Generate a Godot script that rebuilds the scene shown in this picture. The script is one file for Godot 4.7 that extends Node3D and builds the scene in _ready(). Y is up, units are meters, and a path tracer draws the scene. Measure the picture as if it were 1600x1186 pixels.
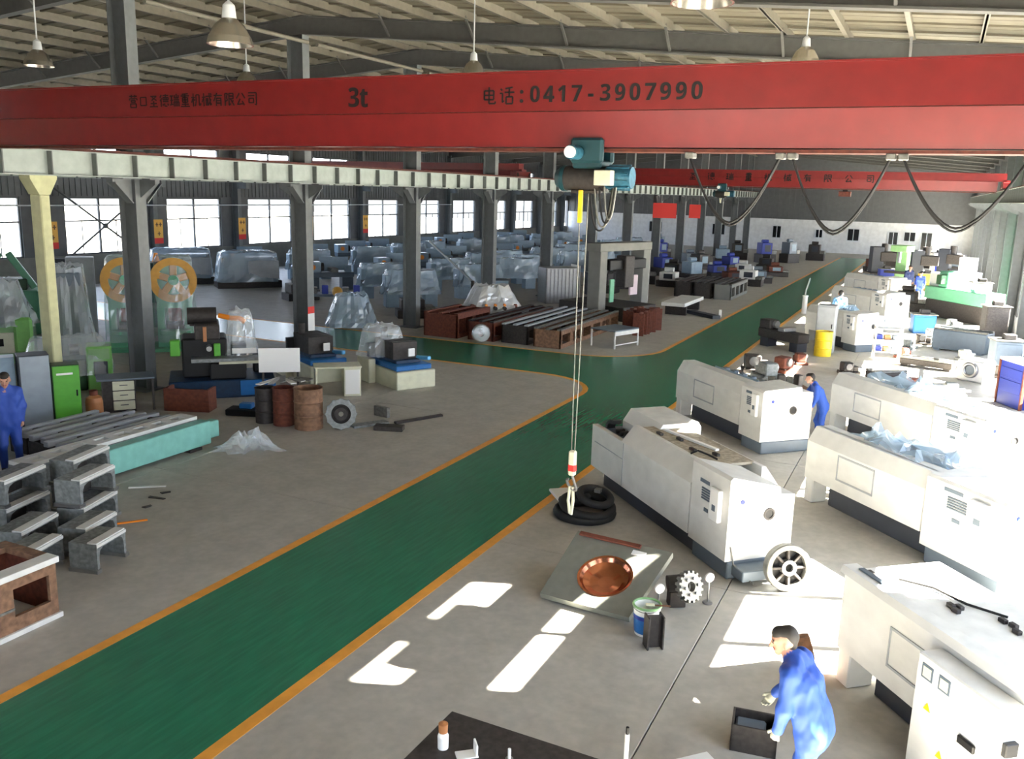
extends Node3D

var taken := {}
var M := {}
var rng := RandomNumberGenerator.new()
const UP := Vector3.UP

func _ready():
	rng.seed = 7
	# ---- camera
	var cam := Camera3D.new()
	cam.name = "camera"
	cam.fov = 46.613
	cam.position = Vector3(0, 4.87, 0)
	cam.rotation_order = EULER_ORDER_YXZ
	cam.rotation = Vector3(-0.210364, 0.442312, 0.027788)
	cam.far = 400.0
	add_child(cam)
	cam.current = true
	# ---- sky, sun, exposure
	var we := WorldEnvironment.new()
	we.name = "environment"
	var env := Environment.new()
	env.background_mode = Environment.BG_SKY
	var sky := Sky.new()
	var sm := ProceduralSkyMaterial.new()
	sm.sky_top_color = Color(0.80, 0.88, 1.0)
	sm.sky_horizon_color = Color(0.95, 0.97, 1.0)
	sm.ground_bottom_color = Color(0.25, 0.25, 0.24)
	sm.ground_horizon_color = Color(0.45, 0.46, 0.46)
	sm.sun_angle_max = 1.0
	sm.sky_energy_multiplier = 1.0
	sm.ground_energy_multiplier = 1.0
	sky.sky_material = sm
	env.sky = sky
	env.background_energy_multiplier = 8.0
	env.tonemap_mode = Environment.TONE_MAPPER_LINEAR
	env.tonemap_exposure = 1.65
	env.sdfgi_enabled = true
	env.ssao_enabled = true
	env.ssil_enabled = true
	we.environment = env
	add_child(we)
	var sun := DirectionalLight3D.new()
	sun.name = "sun"
	sun.light_energy = 68.0
	sun.light_color = Color(1.0, 0.97, 0.91)
	sun.light_angular_distance = 0.6
	sun.shadow_enabled = true
	sun.sky_mode = DirectionalLight3D.SKY_MODE_LIGHT_ONLY
	add_child(sun)
	sun.look_at_from_position(Vector3.ZERO, Vector3(-1.0, -0.84, 0.40))
	make_materials()
	build_floor()
	build_walls()
	build_roof()
	build_columns()
	build_beams()
	build_cranes()
	build_lamps()
	build_cnc_lathes()
	build_right_bay()
	build_right_far()
	build_left_front()
	build_left_middle()
	build_left_presses()
	build_beyond_cross()
	build_left_hall()
	build_far_clutter()
	build_people()

# ------------------------------------------------------------ mesh helpers
func S() -> SurfaceTool:
	var st := SurfaceTool.new()
	st.begin(Mesh.PRIMITIVE_TRIANGLES)
	return st

func tri(st: SurfaceTool, a: Vector3, b: Vector3, c: Vector3, hint: Vector3):
	var n := (c - a).cross(b - a)
	if n.length_squared() < 1e-14:
		return
	n = n.normalized()
	if n.dot(hint) < 0.0:
		n = -n
		var t := b
		b = c
		c = t
	st.set_normal(n); st.add_vertex(a)
	st.set_normal(n); st.add_vertex(b)
	st.set_normal(n); st.add_vertex(c)

func qd(st: SurfaceTool, a: Vector3, b: Vector3, c: Vector3, d: Vector3, hint: Vector3):
	tri(st, a, b, c, hint)
	tri(st, a, c, d, hint)

func stri(st: SurfaceTool, a: Vector3, b: Vector3, c: Vector3, na: Vector3, nb: Vector3, nc: Vector3):
	var n := (c - a).cross(b - a)
	if n.dot(na + nb + nc) < 0.0:
		st.set_normal(na); st.add_vertex(a)
		st.set_normal(nc); st.add_vertex(c)
		st.set_normal(nb); st.add_vertex(b)
	else:
		st.set_normal(na); st.add_vertex(a)
		st.set_normal(nb); st.add_vertex(b)
		st.set_normal(nc); st.add_vertex(c)

func sqd(st: SurfaceTool, p: Array, n: Array):
	stri(st, p[0], p[1], p[2], n[0], n[1], n[2])
	stri(st, p[0], p[2], p[3], n[0], n[2], n[3])

# box, r = chamfer
func bx(st: SurfaceTool, c: Vector3, s: Vector3, r := 0.0, b := Basis.IDENTITY):
	var h := s * 0.5
	r = minf(r, minf(h.x, minf(h.y, h.z)) * 0.9)
	var hi := h - Vector3(r, r, r)
	for k in 3:
		var i := (k + 1) % 3
		var j := (k + 2) % 3
		for sg in [-1.0, 1.0]:
			var q := []
			for e in [[-1.0, -1.0], [1.0, -1.0], [1.0, 1.0], [-1.0, 1.0]]:
				var v := Vector3.ZERO
				v[k] = sg * h[k]
				v[i] = e[0] * hi[i]
				v[j] = e[1] * hi[j]
				q.append(c + b * v)
			var n := Vector3.ZERO
			n[k] = sg
			qd(st, q[0], q[1], q[2], q[3], b * n)
		if r > 0.0:
			for si in [-1.0, 1.0]:
				for sj in [-1.0, 1.0]:
					var v1 := Vector3.ZERO
					var v2 := Vector3.ZERO
					v1[i] = si * h[i]; v1[j] = sj * hi[j]
					v2[i] = si * hi[i]; v2[j] = sj * h[j]
					var e := Vector3.ZERO
					e[k] = hi[k]
					var n := Vector3.ZERO
					n[i] = si
					n[j] = sj
					qd(st, c + b * (v1 - e), c + b * (v1 + e), c + b * (v2 + e), c + b * (v2 - e), b * n)
	if r > 0.0:
		for sx in [-1.0, 1.0]:
			for sy in [-1.0, 1.0]:
				for sz in [-1.0, 1.0]:
					var s3 := Vector3(sx, sy, sz)
					tri(st, c + b * (Vector3(h.x, hi.y, hi.z) * s3), c + b * (Vector3(hi.x, h.y, hi.z) * s3), c + b * (Vector3(hi.x, hi.y, h.z) * s3), b * s3)

# box given by two corners
func b2(st: SurfaceTool, a: Vector3, z: Vector3, r := 0.0):
	bx(st, (a + z) * 0.5, (z - a).abs(), r)

# bar with a rectangular section from a to b
func bar(st: SurfaceTool, a: Vector3, b: Vector3, w: float, t: float, up := Vector3.UP):
	var d := (b - a).normalized()
	if absf(d.dot(up)) > 0.99:
		up = Vector3.RIGHT
	var x := d.cross(up).normalized()
	var y := x.cross(d)
	bx(st, (a + b) * 0.5, Vector3(w, t, a.distance_to(b)), 0.0, Basis(x, y, -d))

func frame_of(d: Vector3) -> Array:
	var x := d.cross(UP if absf(d.y) < 0.9 else Vector3.RIGHT).normalized()
	return [x, d.cross(x).normalized()]

func cy(st: SurfaceTool, a: Vector3, b: Vector3, r0: float, r1 := -1.0, n := 16, caps := true):
	if r1 < 0.0:
		r1 = r0
	var d := (b - a).normalized()
	var f := frame_of(d)
	var sl: float = (r0 - r1) / maxf(a.distance_to(b), 0.0001)
	for i in n:
		var t0 := TAU * i / n
		var t1 := TAU * (i + 1) / n
		var e0: Vector3 = f[0] * cos(t0) + f[1] * sin(t0)
		var e1: Vector3 = f[0] * cos(t1) + f[1] * sin(t1)
		var n0 := (e0 + d * sl).normalized()
		var n1 := (e1 + d * sl).normalized()
		sqd(st, [a + e0 * r0, a + e1 * r0, b + e1 * r1, b + e0 * r1], [n0, n1, n1, n0])
		if caps:
			tri(st, a, a + e0 * r0, a + e1 * r0, -d)
			tri(st, b, b + e0 * r1, b + e1 * r1, d)

# lathe about local Y; prof: Vector2(radius, y) from one end to the other, outside to the right of travel upwards
func la(st: SurfaceTool, prof: Array, n := 24, xf := Transform3D.IDENTITY):
	for k in prof.size() - 1:
		var p: Vector2 = prof[k]
		var q: Vector2 = prof[k + 1]
		var dd := (q - p).normalized()
		var nr := Vector2(dd.y, -dd.x)
		for i in n:
			var t0 := TAU * i / n
			var t1 := TAU * (i + 1) / n
			var e0 := Vector3(cos(t0), 0, sin(t0))
			var e1 := Vector3(cos(t1), 0, sin(t1))
			var pts := [xf * (e0 * p.x + UP * p.y), xf * (e1 * p.x + UP * p.y), xf * (e1 * q.x + UP * q.y), xf * (e0 * q.x + UP * q.y)]
			var n0 := (xf.basis * (e0 * nr.x + UP * nr.y)).normalized()
			var n1 := (xf.basis * (e1 * nr.x + UP * nr.y)).normalized()
			sqd(st, pts, [n0, n1, n1, n0])

func tb(st: SurfaceTool, pts: Array, r: float, n := 8):
	var prev := []
	var up := Vector3.ZERO
	for i in pts.size():
		var d: Vector3 = (pts[mini(i + 1, pts.size() - 1)] - pts[maxi(i - 1, 0)]).normalized()
		if up == Vector3.ZERO:
			up = frame_of(d)[0]
		up = (up - d * up.dot(d)).normalized()
		var s := d.cross(up)
		var ring := []
		for k in n:
			var t := TAU * k / n
			var e := up * cos(t) + s * sin(t)
			ring.append([pts[i] + e * r, e])
		if prev.size():
			for k in n:
				var k2 := (k + 1) % n
				sqd(st, [prev[k][0], prev[k2][0], ring[k2][0], ring[k][0]], [prev[k][1], prev[k2][1], ring[k2][1], ring[k][1]])
		else:
			for k in n:
				tri(st, pts[0], ring[k][0], ring[(k + 1) % n][0], -d)
		if i == pts.size() - 1:
			for k in n:
				tri(st, pts[i], ring[k][0], ring[(k + 1) % n][0], d)
		prev = ring

# polygon in local XY extruded from z0 to z1
func pr(st: SurfaceTool, poly: Array, z0: float, z1: float, xf := Transform3D.IDENTITY):
	var pv := PackedVector2Array(poly)
	var area := 0.0
	for i in pv.size():
		area += pv[i].cross(pv[(i + 1) % pv.size()])
	var sg := 1.0 if area > 0.0 else -1.0
	var dz := signf(z1 - z0)
	var ix := Geometry2D.triangulate_polygon(pv)
	for i in range(0, ix.size(), 3):
		var a := pv[ix[i]]
		var b := pv[ix[i + 1]]
		var c := pv[ix[i + 2]]
		tri(st, xf * Vector3(a.x, a.y, z0), xf * Vector3(b.x, b.y, z0), xf * Vector3(c.x, c.y, z0), xf.basis * Vector3(0, 0, -dz))
		tri(st, xf * Vector3(a.x, a.y, z1), xf * Vector3(b.x, b.y, z1), xf * Vector3(c.x, c.y, z1), xf.basis * Vector3(0, 0, dz))
	for i in pv.size():
		var a := pv[i]
		var b := pv[(i + 1) % pv.size()]
		var n := Vector3(b.y - a.y, a.x - b.x, 0) * sg
		qd(st, xf * Vector3(a.x, a.y, z0), xf * Vector3(b.x, b.y, z0), xf * Vector3(b.x, b.y, z1), xf * Vector3(a.x, a.y, z1), xf.basis * n)

# transform whose local XY plane is the vertical plane (world z, y), extruding along x
func zy() -> Transform3D:
	return Transform3D(Basis(Vector3(0, 0, 1), Vector3(0, 1, 0), Vector3(1, 0, 0)), Vector3.ZERO)
# local XY plane laid on the ground (x, z), extruding upwards
func xz() -> Transform3D:
	return Transform3D(Basis(Vector3(1, 0, 0), Vector3(0, 0, 1), Vector3(0, 1, 0)), Vector3.ZERO)

# crumpled film: a closed-top hanging cover. t = half sizes at the top, b = half sizes at the hem
func film(st: SurfaceTool, t: Vector2, b: Vector2, h: float, y0: float, sd: int, amp := 0.07, n := 30, m := 9):
	var ns := FastNoiseLite.new()
	ns.seed = sd
	ns.frequency = 0.9
	var g := []
	for j in m + 1:
		var row := []
		var f := float(j) / m
		for i in n:
			var a := TAU * i / n
			var c := cos(a)
			var s := sin(a)
			var q := pow(pow(absf(c), 4.0) + pow(absf(s), 4.0), -0.25)
			var rr: float
			var y: float
			var ff: float
			if f < 0.25:
				rr = f / 0.25
				y = y0 + h
				ff = 0.0
			else:
				ff = (f - 0.25) / 0.75
				rr = 1.0
				y = y0 + h * (1.0 - ff)
			var hx := lerpf(t.x, b.x, ff)
			var hz := lerpf(t.y, b.y, ff)
			var w := ns.get_noise_3d(c * 2.2, ff * 0.7 + sd, s * 2.2) + 0.6 * ns.get_noise_3d(c * 6.0, f * 3.0, s * 6.0)
			var k := 1.0 + amp * 1.6 * w * (0.3 + ff)
			row.append(Vector3(c * q * hx * rr * k, y + amp * 1.3 * ns.get_noise_3d(c * rr * 3.0 + 9.0, sd, s * rr * 3.0) * (1.0 - 0.6 * ff), s * q * hz * rr * k))
		g.append(row)
	for j in m:
		for i in n:
			var i2 := (i + 1) % n
			var hint: Vector3 = g[j + 1][i] - Vector3(0, y0 + h * 0.4, 0)
			qd(st, g[j][i], g[j][i2], g[j + 1][i2], g[j + 1][i], hint)

# ------------------------------------------------------------ object helpers
func numbered(called: String) -> String:
	if not taken.has(called):
		taken[called] = 0
		return called
	taken[called] += 1
	return "%s_%03d" % [called, taken[called]]

func T(called: String, label: String, category: String, at := Vector3.ZERO, turn := 0.0, group := "") -> Node3D:
	var o := Node3D.new()
	o.name = numbered(called)
	add_child(o)
	o.position = at
	o.rotation.y = deg_to_rad(turn)
	tag(o, label, category, group)
	return o

func tag(o: Node, label: String, category: String, group := ""):
	o.set_meta("label", label)
	o.set_meta("category", category)
	if group != "":
		o.set_meta("group", group)

func P(par: Node, called: String, st: SurfaceTool, mat: Material, label := "") -> MeshInstance3D:
	var o := MeshInstance3D.new()
	o.mesh = st.commit()
	o.material_override = mat
	o.name = called
	o.cast_shadow = GeometryInstance3D.SHADOW_CASTING_SETTING_ON
	par.add_child(o, true)
	if label != "":
		o.set_meta("label", label)
	return o

func PM(par: Node, called: String, mesh: Mesh, mat: Material, at := Vector3.ZERO, b := Basis.IDENTITY) -> MeshInstance3D:
	var o := MeshInstance3D.new()
	o.mesh = mesh
	o.material_override = mat
	o.name = called
	o.transform = Transform3D(b, at)
	par.add_child(o, true)
	return o

# a part that is one chamfered box between two corners
func PB(par: Node, called: String, a: Vector3, z: Vector3, mat: Material, r := 0.008, label := "") -> MeshInstance3D:
	var st := S()
	b2(st, a, z, r)
	return P(par, called, st, mat, label)

func PC(par: Node, called: String, a: Vector3, b: Vector3, r: float, mat: Material, r1 := -1.0, n := 18) -> MeshInstance3D:
	var st := S()
	cy(st, a, b, r, r1, n)
	return P(par, called, st, mat)

func one(called: String, st: SurfaceTool, mat: Material, label: String, category: String, at := Vector3.ZERO, turn := 0.0, group := "") -> MeshInstance3D:
	var o := MeshInstance3D.new()
	o.mesh = st.commit()
	o.material_override = mat
	o.name = numbered(called)
	add_child(o)
	o.position = at
	o.rotation.y = deg_to_rad(turn)
	tag(o, label, category, group)
	return o

func struct(called: String) -> Node3D:
	var o := Node3D.new()
	o.name = called
	o.set_meta("kind", "structure")
	add_child(o)
	return o

func copy(root: Node3D, at: Vector3, turn: float, label := "", group := "") -> Node3D:
	var base: String = root.get_meta("base_name") if root.has_meta("base_name") else String(root.name)
	var r: Node3D = root.duplicate()
	r.name = numbered(base)
	add_child(r)
	r.position = at
	r.rotation.y = deg_to_rad(turn)
	if label != "":
		r.set_meta("label", label)
	if group != "":
		r.set_meta("group", group)
	return r

# ------------------------------------------------------------ materials
var tex := {}

func noise_tex(key: String, freq: float, octaves: int, lo: float, hi: float, sd: int, size := 512, contrast := 1.0) -> Texture2D:
	if tex.has(key):
		return tex[key]
	var n := FastNoiseLite.new()
	n.seed = sd
	n.frequency = freq
	n.fractal_octaves = octaves
	var src := n.get_seamless_image(size, size)
	var img := Image.create(size, size, true, Image.FORMAT_RGB8)
	for y in size:
		for x in size:
			var v := src.get_pixel(x, y).r
			v = clampf((v - 0.5) * contrast + 0.5, 0.0, 1.0)
			v = lerpf(lo, hi, v)
			img.set_pixel(x, y, Color(v, v, v))
	img.generate_mipmaps()
	tex[key] = ImageTexture.create_from_image(img)
	return tex[key]

func mk(key: String, c: Color, rough := 0.6, metal := 0.0, grime := 0, sc := 0.5) -> StandardMaterial3D:
	var m := StandardMaterial3D.new()
	m.albedo_color = c
	m.roughness = rough
	m.metallic = metal
	if grime > 0:
		m.albedo_texture = [null, noise_tex("soft", 0.012, 5, 0.90, 1.0, 3), noise_tex("grime", 0.02, 6, 0.74, 1.0, 5, 512, 1.4), noise_tex("rust", 0.03, 6, 0.62, 1.0, 9, 512, 1.6)][grime]
		m.uv1_triplanar = true
		m.uv1_world_triplanar = true
		m.uv1_scale = Vector3(sc, sc, sc)
	M[key] = m
	return m

func make_materials():
	mk("concrete", Color(0.74, 0.725, 0.69), 0.55, 0.0, 1, 0.23)
	var det: StandardMaterial3D = M.concrete
	det.detail_enabled = true
	det.detail_albedo = noise_tex("speck", 0.05, 5, 0.93, 1.0, 21, 512, 1.2)
	det.detail_blend_mode = BaseMaterial3D.BLEND_MODE_MUL
	mk("yard", Color(0.50, 0.49, 0.46), 0.9, 0.0, 1, 0.1)
	mk("joint", Color(0.34, 0.33, 0.31), 0.9)
	mk("green_floor", Color(0.16, 0.48, 0.36), 0.27, 0.0, 1, 1.0)
	(M.green_floor as StandardMaterial3D).albedo_texture = noise_tex("streak", 0.02, 3, 0.90, 1.0, 33, 512, 1.3)
	(M.green_floor as StandardMaterial3D).uv1_scale = Vector3(1.5, 1.0, 0.12)
	mk("orange_line", Color(0.96, 0.67, 0.27), 0.4, 0.0, 1, 0.6)
	mk("cladding", Color(0.37, 0.38, 0.39), 0.55, 0.0, 1, 0.3)
	mk("plaster", Color(0.88, 0.89, 0.90), 0.8, 0.0, 1, 0.3)
	mk("plaster_grey", Color(0.52, 0.52, 0.50), 0.8, 0.0, 1, 0.3)
	mk("roof", Color(0.47, 0.445, 0.38), 0.6, 0.0, 1, 0.35)
	mk("purlin", Color(0.50, 0.48, 0.43), 0.5, 0.0, 1, 0.6)
	mk("rafter", Color(0.36, 0.36, 0.35), 0.6, 0.0, 1, 0.6)
	mk("column", Color(0.44, 0.46, 0.47), 0.5, 0.0, 1, 0.6)
	mk("beam", Color(0.68, 0.72, 0.70), 0.5, 0.0, 1, 0.5)
	mk("stiff", Color(0.40, 0.42, 0.41), 0.5, 0.0, 1, 0.5)
	mk("cream_post", Color(0.80, 0.80, 0.62), 0.5, 0.0, 1, 0.6)
	mk("rail", Color(0.42, 0.20, 0.15), 0.6, 0.2, 2, 0.7)
	mk("red", Color(0.49, 0.13, 0.13), 0.33, 0.0, 1, 0.4)
	mk("letter", Color(0.07, 0.06, 0.06), 0.6)
	mk("banner_red", Color(0.85, 0.20, 0.18), 0.6)
	mk("banner_gold", Color(0.92, 0.70, 0.32), 0.6)
	mk("frame_white", Color(0.80, 0.82, 0.84), 0.4)
	mk("frame_dark", Color(0.30, 0.32, 0.33), 0.5)
	mk("machine_white", Color(0.90, 0.90, 0.885), 0.38, 0.0, 1, 0.5)
	mk("machine_grey", Color(0.66, 0.68, 0.70), 0.42, 0.0, 1, 0.5)
	mk("machine_top", Color(0.74, 0.70, 0.62), 0.55, 0.0, 2, 0.9)
	mk("navy", Color(0.20, 0.22, 0.26), 0.5, 0.0, 1, 0.7)
	mk("slate", Color(0.38, 0.43, 0.48), 0.45, 0.0, 1, 0.7)
	mk("black", Color(0.035, 0.035, 0.04), 0.6)
	mk("rubber", Color(0.09, 0.09, 0.095), 0.7, 0.0, 2, 1.5)
	mk("steel", Color(0.66, 0.66, 0.66), 0.32, 0.85, 1, 0.9)
	mk("steel_dull", Color(0.52, 0.52, 0.50), 0.45, 0.5, 2, 0.9)
	mk("plate", Color(0.52, 0.53, 0.50), 0.38, 0.25, 1, 0.9)
	mk("cast", Color(0.58, 0.60, 0.60), 0.5, 0.25, 2, 1.1)
	mk("cast_dark", Color(0.26, 0.24, 0.23), 0.6, 0.2, 2, 1.1)
	mk("rust_brown", Color(0.46, 0.24, 0.17), 0.75, 0.0, 2, 0.9)
	mk("rust_tan", Color(0.56, 0.42, 0.32), 0.75, 0.0, 2, 0.8)
	mk("copper", Color(0.80, 0.52, 0.40), 0.16, 1.0)
	mk("aqua", Color(0.52, 0.78, 0.74), 0.5, 0.0, 1, 0.6)
	mk("press_green", Color(0.42, 0.70, 0.55), 0.45, 0.0, 1, 0.6)
	mk("leaf_green", Color(0.36, 0.70, 0.22), 0.4, 0.0, 1, 0.8)
	mk("pale_green", Color(0.55, 0.72, 0.50), 0.5, 0.0, 1, 0.6)
	mk("pale_leaf", Color(0.50, 0.76, 0.40), 0.45, 0.0, 1, 0.8)
	mk("dark_green", Color(0.15, 0.30, 0.18), 0.5, 0.0, 1, 0.6)
	mk("ochre", Color(0.80, 0.60, 0.25), 0.5, 0.0, 1, 0.8)
	mk("orange", Color(0.90, 0.52, 0.08), 0.45)
	mk("yellow", Color(0.93, 0.80, 0.12), 0.4)
	mk("tan", Color(0.72, 0.48, 0.30), 0.5, 0.0, 1, 0.8)
	mk("blue", Color(0.10, 0.42, 0.70), 0.42, 0.0, 1, 0.8)
	mk("blue_deep", Color(0.07, 0.22, 0.36), 0.5, 0.0, 2, 0.8)
	mk("royal", Color(0.10, 0.18, 0.55), 0.5)
	mk("sky_blue", Color(0.35, 0.66, 0.86), 0.4)
	mk("teal", Color(0.10, 0.26, 0.29), 0.4, 0.0, 1, 0.8)
	mk("hoist_blue", Color(0.22, 0.45, 0.55), 0.35, 0.2, 2, 1.0)
	mk("ice", Color(0.54, 0.63, 0.70), 0.35, 0.0, 1, 0.8)
	mk("cream", Color(0.86, 0.86, 0.76), 0.5, 0.0, 1, 0.6)
	mk("grey_cab", Color(0.58, 0.62, 0.66), 0.35, 0.3, 1, 0.6)
	mk("paper", Color(0.93, 0.93, 0.92), 0.7)
	mk("wood", Color(0.50, 0.34, 0.22), 0.7, 0.0, 2, 1.2)
	mk("pink", Color(0.80, 0.72, 0.74), 0.5)
	mk("alu", Color(0.80, 0.78, 0.74), 0.25, 0.9)
	mk("screen", Color(0.06, 0.07, 0.08), 0.15)
	var g := mk("glass", Color(0.95, 0.98, 1.0, 0.06), 0.02)
	g.transparency = BaseMaterial3D.TRANSPARENCY_ALPHA
	var f := mk("film", Color(0.93, 0.96, 0.98, 0.26), 0.1)
	f.transparency = BaseMaterial3D.TRANSPARENCY_ALPHA
	f.cull_mode = BaseMaterial3D.CULL_DISABLED
	var fw := mk("film_white", Color(0.93, 0.96, 0.98, 0.28), 0.18)
	fw.transparency = BaseMaterial3D.TRANSPARENCY_ALPHA
	fw.cull_mode = BaseMaterial3D.CULL_DISABLED
	var fb := mk("film_blue", Color(0.74, 0.83, 0.90, 0.36), 0.12)
	fb.transparency = BaseMaterial3D.TRANSPARENCY_ALPHA
	fb.cull_mode = BaseMaterial3D.CULL_DISABLED
	mk("foil", Color(0.82, 0.83, 0.84), 0.3, 0.4)
	var hm := mk("skin", Color.WHITE, 0.65)
	hm.vertex_color_use_as_albedo = true

# ------------------------------------------------------------ setting
const XL := -36.05
const XR := 2.95
const ZF := -89.0
const ZB := 7.2
const RIDGE := -16.55
const COLS := [3.2, -2.8, -8.8, -14.8, -20.8, -26.8, -32.8, -38.8, -44.8, -50.8, -56.8, -62.8, -68.8, -74.8, -80.8, -86.8]

func build_floor():
	var fl := struct("floor")
	PB(fl, "sub_base", Vector3(XL - 0.3, -0.4, ZF - 0.3), Vector3(XR + 0.3, -0.06, ZB + 0.3), M.joint, 0.0)
	var nx := 8
	var w := (XR - XL) / nx
	var sl := S()
	b2(sl, Vector3(0.006, -0.07, 0.006), Vector3(w - 0.006, 0, 5.994), 0.006)
	var mesh := sl.commit()
	for k in 17:
		for i in nx:
			PM(fl, "slab", mesh, M.concrete, Vector3(XL + i * w, 0, 3.2 - 6.0 * k - 1.8))
	var s2 := S()
	b2(s2, Vector3(0.006, -0.07, 0.006), Vector3(w - 0.006, 0, 1.0 - 0.006), 0.006)
	var yard := struct("outdoor_ground")
	for q in [[XR + 0.3, -140.0, 120.0, 60.0], [-150.0, -140.0, XL - 0.3, 60.0], [XL - 0.3, ZB + 0.3, XR + 0.3, 60.0], [XL - 0.3, -140.0, XR + 0.3, ZF - 0.3]]:
		PB(yard, "yard_slab", Vector3(q[0], -0.4, q[1]), Vector3(q[2], -0.1, q[3]), M.yard, 0.0)
	# green aisle: long run, cross run and two rounded corners
	var a := -7.49
	var b := -5.29
	var zl := -21.86
	var zu := -24.93
	var g := [Vector2(b, ZB - 0.05), Vector2(a, ZB - 0.05)]
	var e1 := []
	e1.append(Vector2(a, ZB - 0.05))
	for i in 9:
		var t := PI * 0.5 * i / 8.0
		e1.append(Vector2(a - 1.9 + 1.9 * cos(t), zl + 1.9 - 1.9 * sin(t)))
	e1.append(Vector2(-35.0, zl))
	var e2 := [Vector2(-35.0, zu)]
	for i in 9:
		var t := PI * 0.5 * i / 8.0
		e2.append(Vector2(a - 2.3 + 2.3 * sin(t), zu - 2.3 + 2.3 * cos(t)))
	e2.append(Vector2(a, -82.0))
	var poly := [Vector2(b, ZB - 0.05)]
	poly.append_array(e1)
	poly.append_array(e2)
	poly.append(Vector2(b, -82.0))
	var st := S()
	pr(st, poly, 0.0, 0.004, xz())
	var tr := struct("trim_1")
	P(tr, "green_aisle_paint", st, M.green_floor)
	st = S()
	stripe(st, e1, 0.14, -1.0)
	stripe(st, e2, 0.14, -1.0)
	stripe(st, [Vector2(b, ZB - 0.05), Vector2(b, -82.0)], 0.14, 1.0)
	tr = struct("trim_2")
	P(tr, "orange_line_paint", st, M.orange_line)

func stripe(st: SurfaceTool, path: Array, w: float, side: float):
	for i in path.size() - 1:
		var p: Vector2 = path[i]
		var q: Vector2 = path[i + 1]
		var n0 := side_of(path, i) * side * w
		var n1 := side_of(path, i + 1) * side * w
		pr(st, [p, q, q + n1, p + n0], 0.0, 0.005, xz())

func side_of(path: Array, i: int) -> Vector2:
	var d: Vector2 = (path[mini(i + 1, path.size() - 1)] - path[maxi(i - 1, 0)]).normalized()
	return Vector2(-d.y, d.x)

# window in a wall of constant x; frame and panes. h panes: one transom, nv vertical divisions
func window_at(n: int, x: float, z0: float, z1: float, y0: float, y1: float, cols: int, transom: float, thin: bool, fm: Material):
	var w := struct("window_%d" % n)
	var st := S()
	var t := 0.07
	for y in [y0 + t * 0.5, y1 - t * 0.5]:
		b2(st, Vector3(x - 0.05, y - t * 0.5, z0), Vector3(x + 0.05, y + t * 0.5, z1))
	for z in [z0 + t * 0.5, z1 - t * 0.5]:
		b2(st, Vector3(x - 0.05, y0, z - t * 0.5), Vector3(x + 0.05, y1, z + t * 0.5))
	P(w, "window_frame", st, fm)
	var dz := (z1 - z0) / cols
	for i in range(1, cols):
		PB(w, "mullion", Vector3(x - 0.045, y0, z0 + dz * i - 0.05), Vector3(x + 0.045, y1, z0 + dz * i + 0.05), fm, 0.0)
	var rows := [[y0 + t, y1 - t]]
	if transom > 0.0:
		PB(w, "transom", Vector3(x - 0.045, transom - 0.035, z0), Vector3(x + 0.045, transom + 0.035, z1), fm, 0.0)
		rows = [[y0 + t, transom], [transom, y1 - t]]
		if thin:
			for i in cols:
				var zc := z0 + dz * (i + 0.5)
				PB(w, "glazing_bar", Vector3(x - 0.02, y0, zc - 0.02), Vector3(x + 0.02, transom, zc + 0.02), fm, 0.0)
	for i in cols:
		for r in rows:
			PB(w, "pane", Vector3(x - 0.004, r[0], z0 + dz * i + 0.05), Vector3(x + 0.004, r[1], z0 + dz * (i + 1) - 0.05), M.glass, 0.0)

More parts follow.
